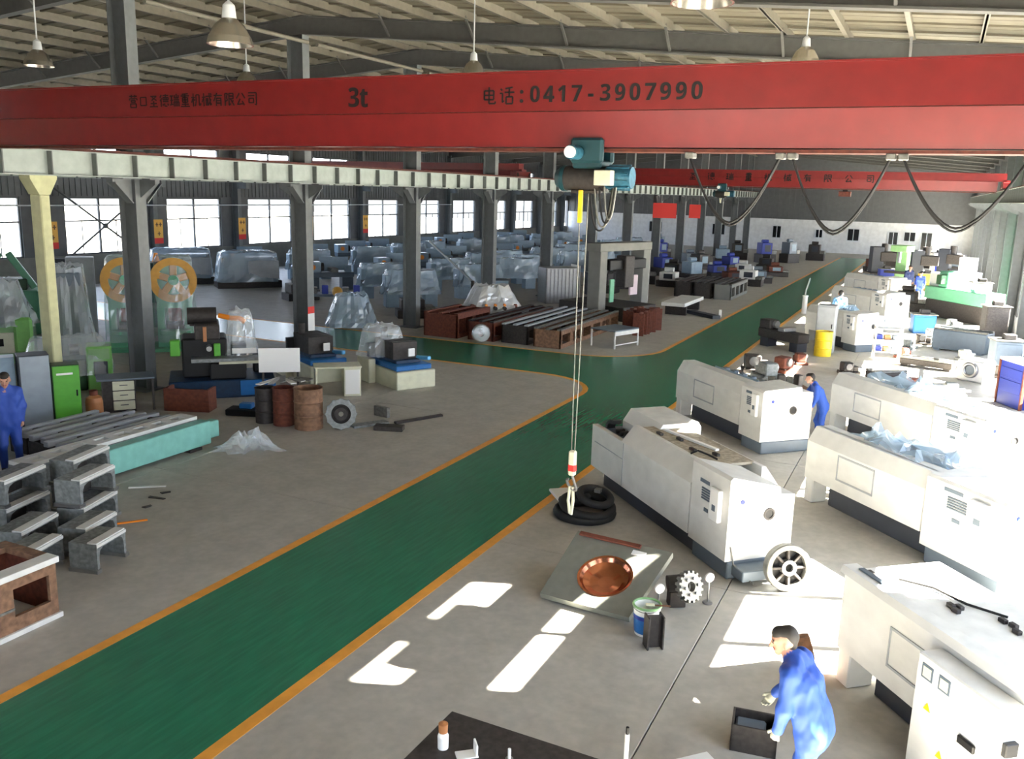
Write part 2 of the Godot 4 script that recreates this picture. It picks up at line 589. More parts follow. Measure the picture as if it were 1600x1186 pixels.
func build_walls():
	var win := 1
	# ---- left wall with two bands of windows
	var wl := struct("wall_left")
	var st := S()
	var xo := XL - 0.25
	var eave := 7.95
	b2(st, Vector3(xo, 0, ZF), Vector3(XL, 1.42, ZB))
	P(wl, "dado", st, M.plaster_grey)
	st = S()
	b2(st, Vector3(xo, 4.07, ZF), Vector3(XL, 5.45, ZB))
	b2(st, Vector3(xo, 6.65, ZF), Vector3(XL, eave, ZB))
	var zs := [ZB]
	for c in COLS:
		zs.append(c - 1.2)
		zs.append(c - 5.05)
	zs[-1] = zs[-1]
	for i in range(0, zs.size() - 1, 2):
		var z0: float = zs[i + 1]
		b2(st, Vector3(xo, 1.42, maxf(z0, ZF)), Vector3(XL, 4.07, zs[i]))
		b2(st, Vector3(xo, 5.45, maxf(z0, ZF)), Vector3(XL, 6.65, zs[i]))
	b2(st, Vector3(xo, 1.42, ZF), Vector3(XL, 4.07, maxf(zs[-1], ZF + 0.2)))
	b2(st, Vector3(xo, 5.45, ZF), Vector3(XL, 6.65, maxf(zs[-1], ZF + 0.2)))
	P(wl, "cladding", st, M.cladding)
	st = S()
	var z := ZB - 0.2
	while z > ZF:
		b2(st, Vector3(XL, 4.12, z - 0.05), Vector3(XL + 0.035, 5.42, z + 0.05))
		b2(st, Vector3(XL, 6.7, z - 0.05), Vector3(XL + 0.035, eave, z + 0.05))
		z -= 0.3
	var ribs := P(wl, "cladding_ribs", st, M.cladding)
	ribs.set_meta("kind", "stuff")
	for i in COLS.size() - 1:
		var c: float = COLS[i]
		window_at(win, XL - 0.12, c - 5.05, c - 1.2, 1.42, 4.07, 2, 2.98, true, M.frame_dark)
		win += 1
		window_at(win, XL - 0.12, c - 5.05, c - 1.2, 5.45, 6.65, 2, 0.0, false, M.frame_dark)
		win += 1
	# ---- right wall
	var wr := struct("wall_right")
	var xr := XR + 0.25
	st = S()
	b2(st, Vector3(XR, 0, ZF), Vector3(xr, 0.75, ZB))
	P(wr, "dado", st, M.plaster)
	st = S()
	b2(st, Vector3(XR, 4.06, ZF), Vector3(xr, 5.25, ZB))
	b2(st, Vector3(XR, 6.72, ZF), Vector3(xr, eave, ZB))
	# lower: openings from c+0.9 to c+5.1 ; upper: from c+2.35 to c+5.1
	var prev := ZF
	for i in range(COLS.size() - 1, -1, -1):
		var c: float = COLS[i]
		if c + 5.2 > ZB:
			continue
		b2(st, Vector3(XR, 0.75, prev), Vector3(xr, 4.06, c + 0.9))
		prev = c + 5.1
	b2(st, Vector3(XR, 0.75, prev), Vector3(xr, 4.06, ZB))
	prev = ZF
	for i in range(COLS.size() - 1, -1, -1):
		var c: float = COLS[i]
		if c + 5.2 > ZB:
			continue
		b2(st, Vector3(XR, 5.25, prev), Vector3(xr, 6.72, c + 2.35))
		prev = c + 5.1
	b2(st, Vector3(XR, 5.25, prev), Vector3(xr, 6.72, ZB))
	P(wr, "cladding", st, M.cladding)
	for i in range(1, COLS.size()):
		var c: float = COLS[i]
		window_at(win, XR + 0.12, c + 0.9, c + 5.1, 0.75, 4.06, 3, 2.6, false, M.frame_white)
		win += 1
		window_at(win, XR + 0.12, c + 2.35, c + 5.1, 5.25, 6.72, 2, 0.0, false, M.frame_white)
		win += 1
	# ---- far wall: white lower storey, grey cladding above, small dark windows
	var wf := struct("wall_far")
	var gable := [Vector2(XL - 0.25, 2.98), Vector2(XR + 0.25, 2.98), Vector2(XR + 0.25, 7.95), Vector2(RIDGE, 9.65), Vector2(XL - 0.25, 7.95)]
	st = S()
	pr(st, gable, ZF - 0.3, ZF)
	P(wf, "gable_cladding", st, M.cladding)
	st = S()
	var zr := XL + 0.2
	while zr < XR:
		b2(st, Vector3(zr - 0.05, 3.0, ZF), Vector3(zr + 0.05, 7.4, ZF + 0.035))
		zr += 0.5
	var fr := P(wf, "cladding_ribs", st, M.cladding)
	fr.set_meta("kind", "stuff")
	PB(wf, "white_storey", Vector3(XL, 0, ZF - 0.3), Vector3(XR, 2.98, ZF + 0.1), M.plaster, 0.0)
	for q in [[-14.64, -13.81, 1.16, 2.34], [-10.65, -9.99, 1.34, 2.15], [-7.8, -6.73, 1.19, 2.33], [-4.24, -3.4, 1.0, 2.19], [-2.94, -1.94, 1.37, 2.24], [-1.5, -0.57, 0.6, 2.25], [-20.5, -19.2, 1.2, 2.3], [-27.0, -25.6, 1.2, 2.3]]:
		var w := struct("window_%d" % win)
		win += 1
		st = S()
		for x in [q[0], q[1]]:
			b2(st, Vector3(x - 0.05, q[2], ZF + 0.08), Vector3(x + 0.05, q[3], ZF + 0.2))
		for y in [q[2], q[3]]:
			b2(st, Vector3(q[0], y - 0.05, ZF + 0.08), Vector3(q[1], y + 0.05, ZF + 0.2))
		var mid: float = (q[0] + q[1]) * 0.5
		b2(st, Vector3(mid - 0.03, q[2], ZF + 0.08), Vector3(mid + 0.03, q[3], ZF + 0.18))
		P(w, "window_frame", st, M.frame_white)
		PB(w, "pane", Vector3(q[0], q[2], ZF + 0.1), Vector3(mid, q[3], ZF + 0.14), M.screen, 0.0)
		PB(w, "pane", Vector3(mid, q[2], ZF + 0.1), Vector3(q[1], q[3], ZF + 0.14), M.screen, 0.0)
	# ---- wall behind the camera
	var wb := struct("wall_back")
	st = S()
	# gate opening at the end of the aisle
	pr(st, [Vector2(XL - 0.25, 0), Vector2(-9.0, 0), Vector2(-9.0, 4.6), Vector2(-3.8, 4.6), Vector2(-3.8, 0), Vector2(XR + 0.25, 0), Vector2(XR + 0.25, 7.95), Vector2(RIDGE, 9.65), Vector2(XL - 0.25, 7.95)], ZB, ZB + 0.3)
	P(wb, "back_cladding", st, M.cladding)
	var gate := struct("door_1")
	st = S()
	for x in [-9.0, -3.9]:
		b2(st, Vector3(x, 0, ZB - 0.05), Vector3(x + 0.1, 4.6, ZB + 0.35))
	b2(st, Vector3(-9.0, 4.55, ZB - 0.05), Vector3(-3.8, 4.65, ZB + 0.35))
	P(gate, "gate_frame", st, M.column)
	for x in [-11.7, -3.6]:
		PB(gate, "gate_leaf", Vector3(x, 0.05, ZB + 0.34), Vector3(x + 2.6, 4.6, ZB + 0.42), M.cladding, 0.01)

func roof_y(x: float) -> float:
	return 9.42 - 0.086 * absf(x - RIDGE)

func build_roof():
	var ce := struct("ceiling")
	# roof sheets, one metre wide, with a standing seam between them
	for sd in [-1.0, 1.0]:
		var x1: float = RIDGE + sd * 19.9
		var st := S()
		pr(st, [Vector2(RIDGE, 9.65), Vector2(x1, 9.65 - 0.086 * 19.9), Vector2(x1, 9.75 - 0.086 * 19.9), Vector2(RIDGE, 9.75)], 0.0, 0.97)
		pr(st, [Vector2(RIDGE, 9.65), Vector2(x1, 9.65 - 0.086 * 19.9), Vector2(x1, 9.61 - 0.086 * 19.9), Vector2(RIDGE, 9.61)], 0.44, 0.52)
		pr(st, [Vector2(RIDGE, 9.68), Vector2(x1, 9.68 - 0.086 * 19.9), Vector2(x1, 9.75 - 0.086 * 19.9), Vector2(RIDGE, 9.75)], 0.97, 1.0)
		var mesh := st.commit()
		for k in 97:
			PM(ce, "roof_sheet", mesh, M.roof, Vector3(0, 0, ZF - 0.3 + k))
		# purlins
		for i in 16:
			var x: float = RIDGE + sd * (0.35 + 1.27 * i)
			var y := 9.65 - 0.086 * absf(x - RIDGE)
			st = S()
			b2(st, Vector3(x - 0.02, y - 0.2, ZF), Vector3(x + 0.02, y, ZB))
			b2(st, Vector3(x - 0.045, y - 0.2, ZF), Vector3(x + 0.045, y - 0.185, ZB))
			P(ce, "purlin", st, M.purlin)
		# rafters
		for c in COLS:
			st = S()
			var xa: float = RIDGE
			var xb: float = RIDGE + sd * 19.3
			for q in [[0.0, 0.04, 0.11], [0.04, 0.46, 0.012], [0.46, 0.5, 0.11]]:
				var ya := 8.96
				var yb := 8.96 - 0.086 * 19.3
				pr(st, [Vector2(xa, ya + q[0]), Vector2(xb, yb + q[0]), Vector2(xb, yb + q[1]), Vector2(xa, ya + q[1])], c - q[2], c + q[2])
			P(ce, "rafter", st, M.rafter)
			if c < 4.0 and c > -40.0:
				for i in range(1, 8):
					var x: float = RIDGE + sd * (0.35 + 2.54 * i)
					var y := 8.96 - 0.086 * absf(x - RIDGE)
					st = S()
					bar(st, Vector3(x, y + 0.06, c + 0.1), Vector3(x, y + 0.55, c + 0.62), 0.05, 0.05)
					P(ce, "flange_brace", st, M.rafter)
	# ridge tie tubes between the column heads
	for i in COLS.size() - 1:
		var st := S()
		cy(st, Vector3(RIDGE + 0.3, 8.72, COLS[i] - 0.2), Vector3(RIDGE + 0.3, 8.72, COLS[i + 1] + 0.2), 0.055, -1, 10)
		P(ce, "tie_tube", st, M.purlin)

func build_columns():
	# main row down the middle of the building
	var c0: Node3D = null
	for i in COLS.size():
		var lbl := "dark grey steel H-column with knee brackets under the light grey runway beam"
		if i == 4:
			lbl = "dark grey steel H-column carrying a red band and white paint on its lower flange"
		if c0 == null:
			var t := T("steel_column", lbl, "column", Vector3(-16.75, 0, COLS[i]), 0, "steel columns along the middle of the hall")
			t.set_meta("base_name", "steel_column")
			var st := S()
			b2(st, Vector3(-0.27, 0, -0.15), Vector3(-0.25, 8.95, 0.15))
			b2(st, Vector3(0.25, 0, -0.15), Vector3(0.27, 8.95, 0.15))
			b2(st, Vector3(-0.25, 0, -0.01), Vector3(0.25, 8.95, 0.01))
			P(t, "shaft", st, M.column)
			PB(t, "base_plate", Vector3(-0.38, 0, -0.28), Vector3(0.38, 0.04, 0.28), M.column)
			for s in [-1.0, 1.0]:
				st = S()
				var kn := [Vector2(s * 0.15, 4.4), Vector2(s * 0.15, 4.93), Vector2(s * 0.66, 4.93), Vector2(s * 0.66, 4.82), Vector2(s * 0.24, 4.42)]
				pr(st, kn, -0.02, 0.02, Transform3D(zy().basis, Vector3(0.15, 0, 0)))
				bar(st, Vector3(0.15, 4.38, s * 0.2), Vector3(0.15, 4.83, s * 0.66), 0.22, 0.025)
				b2(st, Vector3(0.04, 4.9, s * 0.15), Vector3(0.5, 4.93, s * 0.67))
				P(t, "knee_bracket", st, M.column)
			st = S()
			pr(st, [Vector2(0.27, 4.5), Vector2(0.27, 4.93), Vector2(0.75, 4.93), Vector2(0.75, 4.8)], -0.012, 0.012)
			b2(st, Vector3(0.27, 4.9, -0.15), Vector3(0.75, 4.93, 0.15))
			b2(st, Vector3(-0.8, 4.9, -0.15), Vector3(-0.27, 4.93, 0.15))
			pr(st, [Vector2(-0.27, 4.5), Vector2(-0.27, 4.9), Vector2(-0.8, 4.9), Vector2(-0.8, 4.8)], -0.012, 0.012)
			P(t, "corbel", st, M.column)
			c0 = t
		else:
			var t := copy(c0, Vector3(-16.75, 0, COLS[i]), 0, lbl)
			if i == 4:
				PB(t, "red_band", Vector3(0.27, 1.18, -0.152), Vector3(0.274, 1.38, 0.152), M.banner_red, 0.0, "red painted band")
				PB(t, "white_band", Vector3(0.27, 0.1, -0.152), Vector3(0.273, 1.18, 0.152), M.paper, 0.0, "white painted lower flange")
	# cream post
	var p := T("support_post", "slender cream-painted post with flared head propping the runway beam", "post", Vector3(-16.4, 0, -12.2))
	var s1 := S()
	b2(s1, Vector3(-0.16, 0.03, -0.11), Vector3(0.16, 4.55, 0.11), 0.02)
	P(p, "shaft", s1, M.cream_post)
	s1 = S()
	pr(s1, [Vector2(-0.12, 4.55), Vector2(0.12, 4.55), Vector2(0.3, 4.86), Vector2(0.3, 4.925), Vector2(-0.3, 4.925), Vector2(-0.3, 4.86)], -0.16, 0.16, zy())
	P(p, "flared_head", s1, M.cream_post)
	PB(p, "base_plate", Vector3(-0.25, 0, -0.22), Vector3(0.25, 0.03, 0.22), M.cream_post)
	# wall columns left with banners
	var w0: Node3D = null
	var b0: Node3D = null
	for i in range(2, COLS.size()):
		var at := Vector3(XL + 0.26, 0, COLS[i])
		if w0 == null:
			w0 = T("wall_column", "dark grey H-column standing between the bright windows of the long wall", "column", at, 0, "steel columns along the window wall")
			w0.set_meta("base_name", "wall_column")
			var st := S()
			b2(st, Vector3(-0.22, 0, -0.13), Vector3(-0.2, 7.5, 0.13))
			b2(st, Vector3(0.2, 0, -0.13), Vector3(0.22, 7.5, 0.13))
			b2(st, Vector3(-0.2, 0, -0.012), Vector3(0.2, 7.5, 0.012))
			P(w0, "shaft", st, M.column)
			st = S()
			b2(st, Vector3(0.22, 4.6, -0.13), Vector3(0.85, 4.93, 0.13))
			P(w0, "corbel", st, M.column)
		else:
			copy(w0, at, 0)
		if i >= 5 and i <= 10:
			var bat := Vector3(XL + 0.5, 0, COLS[i] - 0.1)
			if b0 == null:
				b0 = T("slogan_banner", "narrow gold and red slogan banner hung on a column between windows", "banner", bat, 0, "banners on the window wall columns")
				b0.set_meta("base_name", "slogan_banner")
				PB(b0, "gold_field", Vector3(0, 2.08, -0.28), Vector3(0.02, 3.0, 0.28), M.banner_gold, 0.003)
				PB(b0, "red_field", Vector3(0, 1.8, -0.28), Vector3(0.02, 2.08, 0.28), M.banner_red, 0.003)
				for q in [[-0.12, 2.75], [0.1, 2.75], [-0.02, 2.3]]:
					var st := S()
					b2(st, Vector3(0.02, q[1] - 0.1, q[0] - 0.03), Vector3(0.026, q[1] + 0.1, q[0] + 0.03))
					b2(st, Vector3(0.02, q[1] - 0.02, q[0] - 0.09), Vector3(0.026, q[1] + 0.02, q[0] + 0.09))
					P(b0, "character", st, M.wood)
			else:
				copy(b0, bat, 0)
	# wall columns right
	var r0: Node3D = null
	for i in range(1, COLS.size()):
		var at := Vector3(XR - 0.18, 0, COLS[i])
		if r0 == null:
			r0 = T("wall_column", "grey H-column standing against the sunlit right-hand wall", "column", at, 0, "steel columns along the sunny wall")
			r0.set_meta("base_name", "wall_column")
			var st := S()
			b2(st, Vector3(-0.17, 0, -0.13), Vector3(-0.15, 7.2, 0.13))
			b2(st, Vector3(0.15, 0, -0.13), Vector3(0.17, 7.2, 0.13))
			b2(st, Vector3(-0.15, 0, -0.01), Vector3(0.15, 7.2, 0.01))
			P(r0, "shaft", st, M.column)
			st = S()
			pr(st, [Vector2(-0.17, 4.5), Vector2(-0.17, 4.93), Vector2(-0.85, 4.93), Vector2(-0.85, 4.8)], -0.02, 0.02)
			b2(st, Vector3(-0.85, 4.9, -0.15), Vector3(-0.17, 4.93, 0.15))
			P(r0, "corbel", st, M.column)
		else:
			copy(r0, at, 0)

func runway(called: String, label: String, x: float):
	var t := T(called, label, "beam", Vector3(x, 4.93, 0))
	var st := S()
	b2(st, Vector3(-0.15, 0, ZF + 0.6), Vector3(0.15, 0.018, ZB - 0.3))
	b2(st, Vector3(-0.15, 0.48, ZF + 0.6), Vector3(0.15, 0.5, ZB - 0.3))
	b2(st, Vector3(-0.01, 0.018, ZF + 0.6), Vector3(0.01, 0.48, ZB - 0.3))
	P(t, "girder_web", st, M.beam)
	st = S()
	b2(st, Vector3(-0.04, 0.5, ZF + 0.6), Vector3(0.04, 0.56, ZB - 0.3))
	b2(st, Vector3(-0.1, 0.5, ZF + 0.6), Vector3(0.1, 0.52, ZB - 0.3))
	P(t, "rail", st, M.rail, "rust brown crane rail")
	st = S()
	b2(st, Vector3(-0.145, 0.018, -0.012), Vector3(0.145, 0.48, 0.012))
	var mesh := st.commit()
	var z := -12.3 + 1.0454 * 17
	while z > ZF + 1.0:
		PM(t, "stiffener", mesh, M.stiff, Vector3(0, 0, z))
		z -= 1.0454

func build_beams():
	runway("runway_beam", "long light grey crane runway beam with dark stiffeners on the middle columns", -16.22)
	runway("runway_beam", "crane runway beam on brackets along the sunlit right-hand wall", 2.2)
	runway("runway_beam", "crane runway beam on the window-wall side of the middle columns", -17.36)
	runway("runway_beam", "crane runway beam carried along the long window wall", -35.1)
	# thin conduit along the window wall and a crossed brace of rods
	var st := S()
	cy(st, Vector3(-35.1, 3.72, -24.0), Vector3(-35.1, 3.72, -62.0), 0.03, -1, 8)
	one("conduit", st, M.frame_white, "thin pale conduit running across the columns of the window wall", "pipe")
	var t := T("cross_brace", "crossed brace of thin dark rods in front of a bright window", "brace", Vector3(-35.62, 2.75, -29.8))
	for q in [[-2.84, 1.9, 2.84, -1.9], [-2.84, -1.9, 2.84, 1.9]]:
		st = S()
		cy(st, Vector3(0, q[1], q[0]), Vector3(0, q[3], q[2]), 0.05, -1, 8)
		P(t, "rod", st, M.frame_dark)
	st = S()
	cy(st, Vector3(-0.05, 0, 0), Vector3(0.05, 0, 0), 0.13, -1, 14)
	P(t, "centre_plate", st, M.frame_dark)

# ------------------------------------------------------------ cranes
const GLYPHS := {
	"dian": [[2, 8, 8, 8], [2, 3.2, 8, 3.2], [2, 8, 2, 3.2], [8, 8, 8, 3.2], [2, 5.6, 8, 5.6], [5, 10, 5, 1], [5, 1, 9, 1], [9, 1, 9, 2.2]],
	"hua": [[1, 9, 2, 8], [0.5, 6.5, 2.2, 6.5], [2.2, 6.5, 2.2, 1.5], [2.2, 1.5, 3.2, 2.5], [4, 9, 8.5, 9.6], [3.6, 7, 9.6, 7], [6.4, 9.3, 6.4, 4.5], [4.5, 4.5, 8.6, 4.5], [4.5, 4.5, 4.5, 0.8], [8.6, 4.5, 8.6, 0.8], [4.5, 0.8, 8.6, 0.8]],
	"ying": [[1, 9, 9, 9], [3.2, 10, 3.2, 8], [6.8, 10, 6.8, 8], [1, 7.2, 9, 7.2], [1, 7.2, 1, 6], [9, 7.2, 9, 6], [3, 6, 7, 6], [3, 4.6, 7, 4.6], [3, 6, 3, 4.6], [7, 6, 7, 4.6], [2, 3.4, 8, 3.4], [2, 0.6, 8, 0.6], [2, 3.4, 2, 0.6], [8, 3.4, 8, 0.6]],
	"kou": [[2, 8, 8, 8], [2, 2, 8, 2], [2, 8, 2, 2], [8, 8, 8, 2]],
	"sheng": [[2, 8.6, 8, 8.6], [8, 8.6, 3, 5.5], [3.5, 8, 8, 5.5], [5, 5, 5, 1], [2, 3.3, 8, 3.3], [1, 1, 9, 1]],
	"de": [[2.5, 9.5, 1, 7.5], [2.8, 7, 1, 5], [2, 5.8, 2, 0.8], [4, 9, 9.5, 9], [6.7, 10, 6.7, 7.5], [4.2, 7.5, 9.3, 7.5], [4.2, 5.8, 9.3, 5.8], [4.2, 7.5, 4.2, 5.8], [6, 7.5, 6, 5.8], [7.6, 7.5, 7.6, 5.8], [9.3, 7.5, 9.3, 5.8], [4, 4.6, 9.5, 4.6], [4.2, 3, 3.8, 1.5], [5.4, 3.2, 5.8, 1.2], [5.8, 1.2, 8, 1.2], [8.8, 3, 9.4, 1.6]],
	"rui": [[0.5, 8.5, 3.5, 8.5], [0.8, 5.4, 3.4, 5.4], [0.4, 2, 3.6, 2.4], [2, 8.5, 2, 2.2], [5, 9, 5, 7], [9, 9, 9, 7], [7, 10, 7, 7], [5, 7, 9, 7], [4.4, 5.6, 9.6, 5.6], [4.6, 4.2, 4.6, 0.8], [6.2, 4.2, 6.2, 0.8], [7.8, 4.2, 7.8, 0.8], [9.4, 4.2, 9.4, 0.8], [4.6, 4.2, 9.4, 4.2]],
	"zhong": [[2, 9.5, 8, 9.8], [1, 8.3, 9, 8.3], [2.4, 7, 7.6, 7], [2.4, 7, 2.4, 3.8], [7.6, 7, 7.6, 3.8], [2.4, 5.4, 7.6, 5.4], [2.4, 3.8, 7.6, 3.8], [5, 9.6, 5, 0.7], [1.6, 2.3, 8.4, 2.3], [0.7, 0.7, 9.3, 0.7]],
	"ji": [[0.5, 7, 4.2, 7], [2.4, 9.8, 2.4, 0.5], [2.4, 6.8, 0.6, 3.4], [2.4, 6.6, 4, 4.8], [5.2, 8.8, 8.2, 8.8], [5.2, 8.8, 5.2, 4], [5.2, 4, 4.2, 0.8], [8.2, 8.8, 8.2, 1.4], [8.2, 1.4, 9.6, 1.4], [9.6, 1.4, 9.6, 2.8]],
	"xie": [[0.4, 7, 3.6, 7], [2, 9.8, 2, 0.5], [2, 6.8, 0.4, 3.6], [4, 7.6, 9.6, 7.6], [7.2, 9.8, 8.6, 1.2], [8.6, 1.2, 9.6, 2.4], [9, 5.5, 6.4, 1.2], [4, 4.8, 6.6, 4.8], [4.6, 6.4, 4.6, 1], [5.9, 6.4, 5.9, 1], [8.6, 9.6, 9.4, 8.6]],
	"you": [[1, 8, 9, 8], [4.2, 9.8, 0.8, 4], [3.4, 6, 7.8, 6], [3.4, 6, 3.4, 0.6], [7.8, 6, 7.8, 0.6], [3.4, 4.3, 7.8, 4.3], [3.4, 2.6, 7.8, 2.6]],
	"xian": [[1, 9.2, 1, 0.5], [1, 9.2, 3.4, 9.2], [3.4, 9.2, 2.4, 6.6], [2.4, 6.6, 3.4, 4.4], [3.4, 4.4, 1.4, 3.8], [4.8, 9.2, 8.8, 9.2], [8.8, 9.2, 8.8, 5.4], [4.8, 7.3, 8.8, 7.3], [4.8, 5.4, 8.8, 5.4], [4.8, 9.2, 4.8, 1], [4.8, 1, 6.4, 2], [6.4, 5.2, 9.6, 0.8], [9, 4.2, 7.4, 3]],
	"gong": [[3.8, 9.2, 1, 5.6], [6.2, 9.2, 9, 5.6], [4.6, 5.4, 2, 1.4], [2, 1.4, 7.4, 1.8], [6.6, 3.6, 8.4, 0.8]],
	"si": [[1.5, 9.2, 8.8, 9.2], [8.8, 9.2, 8.8, 1], [8.8, 1, 7.4, 1.2], [1.2, 7.2, 7, 7.2], [2, 5.4, 6.2, 5.4], [2, 5.4, 2, 2.4], [6.2, 5.4, 6.2, 2.4], [2, 2.4, 6.2, 2.4]],
}

func glyph(st: SurfaceTool, key: String, at: Vector3, s: float, w := 0.09):
	for q in GLYPHS[key]:
		var a := at + Vector3(q[0] * s * 0.1, q[1] * s * 0.1, 0)
		var b := at + Vector3(q[2] * s * 0.1, q[3] * s * 0.1, 0)
		bar(st, a, b, s * w, 0.006, Vector3(0, 0, 1))

func letters(par: Node, txt: String, at: Vector3, height: float, pitch := 0.0):
	var f := SystemFont.new()
	f.font_names = PackedStringArray(["Droid Sans"])
	f.font_weight = 700
	var st := S()
	var x := 0.0
	for ch in (txt if pitch > 0.0 else " "):
		var tm := TextMesh.new()
		tm.text = ch if pitch > 0.0 else txt
		tm.font = f
		tm.font_size = 64
		tm.pixel_size = height / 46.0
		tm.depth = 0.008
		tm.horizontal_alignment = HORIZONTAL_ALIGNMENT_CENTER if pitch > 0.0 else HORIZONTAL_ALIGNMENT_LEFT
		st.append_from(tm, 0, Transform3D(Basis.IDENTITY, at + Vector3(x, 0, 0)))
		x += pitch
	P(par, "lettering", st, M.letter, "black painted lettering")

func crane(label: String, z: float, x0: float, x1: float, yb: float, yt: float) -> Node3D:
	var t := T("overhead_crane", label, "crane", Vector3(0, 0, z))
	var yc := maxf(yb + (yt - yb) * 0.5, 5.8)
	var st := S()
	b2(st, Vector3(x0, yc, -0.24), Vector3(x1, yt - 0.02, 0.24))
	b2(st, Vector3(x0, yt - 0.02, -0.27), Vector3(x1, yt, 0.27))
	P(t, "upper_web", st, M.red)
	st = S()
	pr(st, [Vector2(-0.235, yc - 0.012), Vector2(0.235, yc - 0.012), Vector2(0.15, yb + 0.05), Vector2(-0.15, yb + 0.05)], x0 + 0.3, x1 - 0.3, zy())
	P(t, "lower_web", st, M.red)
	st = S()
	b2(st, Vector3(x0, yc - 0.012, -0.22), Vector3(x1, yc, 0.22))
	P(t, "seam", st, M.rail)
	st = S()
	b2(st, Vector3(x0 + 0.3, yb, -0.17), Vector3(x1 - 0.3, yb + 0.035, 0.17))
	P(t, "bottom_flange", st, M.rail)
	for x in [x0, x1]:
		st = S()
		b2(st, Vector3(x - 0.14, 5.52, -0.8), Vector3(x + 0.14, 5.76, 0.8), 0.02)
		b2(st, Vector3(x - 0.14, 5.76, -0.24), Vector3(x + 0.14, 5.85, 0.24))
		var ecr := P(t, "end_carriage", st, M.red)
		for s in [-0.62, 0.62]:
			st = S()
			cy(st, Vector3(x - 0.15, 5.6, s), Vector3(x + 0.15, 5.6, s), 0.1, -1, 20)
			P(ecr, "wheel", st, M.cast_dark)
	return t

func build_cranes():
	var c1 := crane("red overhead crane girder lettered 3t with a telephone number", -10.55, -16.22, 2.2, 5.37, 6.32)
	letters(c1, "3t", Vector3(-7.47, 6.05, 0.243), 0.25)
	letters(c1, ":0417-3907990", Vector3(-4.86, 6.04, 0.243), 0.19, 0.183)
	var st := S()
	glyph(st, "dian", Vector3(-5.42, 5.92, 0.243), 0.22)
	glyph(st, "hua", Vector3(-5.17, 5.92, 0.243), 0.22)
	P(c1, "lettering", st, M.letter, "black painted characters")
	st = S()
	var names := ["ying", "kou", "sheng", "de", "rui", "zhong", "ji", "xie", "you", "xian", "gong", "si"]
	for i in names.size():
		glyph(st, names[i], Vector3(-11.62 + i * 0.216, 5.97, 0.243), 0.2)
	P(c1, "lettering", st, M.letter, "black painted company name")
	var c2 := crane("distant red overhead crane girder with widely spaced characters", -42.0, -16.22, 2.2, 5.33, 6.12)
	st = S()
	for i in 10:
		glyph(st, names[(i + 2) % 12], Vector3(-10.9 + i * 0.86, 5.62, 0.243), 0.36, 0.11)
	P(c2, "lettering", st, M.letter, "dark painted characters")
	crane("red overhead crane girder in the bay beside the window wall", -37.0, -35.1, -17.36, 5.37, 6.1)
	hoist("electric_hoist", "dark teal electric hoist hanging from the lettered crane girder, with hook lowered", -3.97, -10.55, 5.37, 0.62)
	hoist("electric_hoist", "small dark electric hoist under the distant red girder", -9.3, -42.0, 5.33, 4.6)
	var h2 := T("hook_limit_box", "small dark box on wheels under the distant red girder", "box", Vector3(-3.96, 5.04, -42.0))
	PB(h2, "box", Vector3(-0.25, 0, -0.15), Vector3(0.25, 0.22, 0.15), M.rail)
	PB(h2, "hanger", Vector3(-0.1, 0.22, -0.05), Vector3(0.1, 0.29, 0.05), M.black)
	# festoon cables
	for q in [[-2.72, -1.7, 4.55, "cable loop hanging under the red girder beside the hoist"], [-1.57, -0.56, 4.5, "middle thick cable loop sagging under the red girder"], [-0.44, 0.72, 4.58, "thick cable loop under the red girder nearest the sunny wall"]]:
		var f := T("festoon_cable", q[3], "cable", Vector3(0, 0, -10.55))
		for k in 2:
			var pts := []
			for i in 21:
				var u := i / 20.0
				var x: float = lerpf(q[0], q[1], u)
				var y: float = lerpf(q[2] + k * 0.035, 5.33, pow(absf(2.0 * u - 1.0), 1.7))
				pts.append(Vector3(x, y, 0.12 + 0.035 * k))
			st = S()
			tb(st, pts, 0.013, 8)
			P(f, "cable", st, M.rubber)
		for x in [q[0], q[1]]:
			st = S()
			b2(st, Vector3(x - 0.05, 5.3, 0.02), Vector3(x + 0.05, 5.37, 0.2), 0.01)
			P(f, "cable_trolley", st, M.steel_dull)

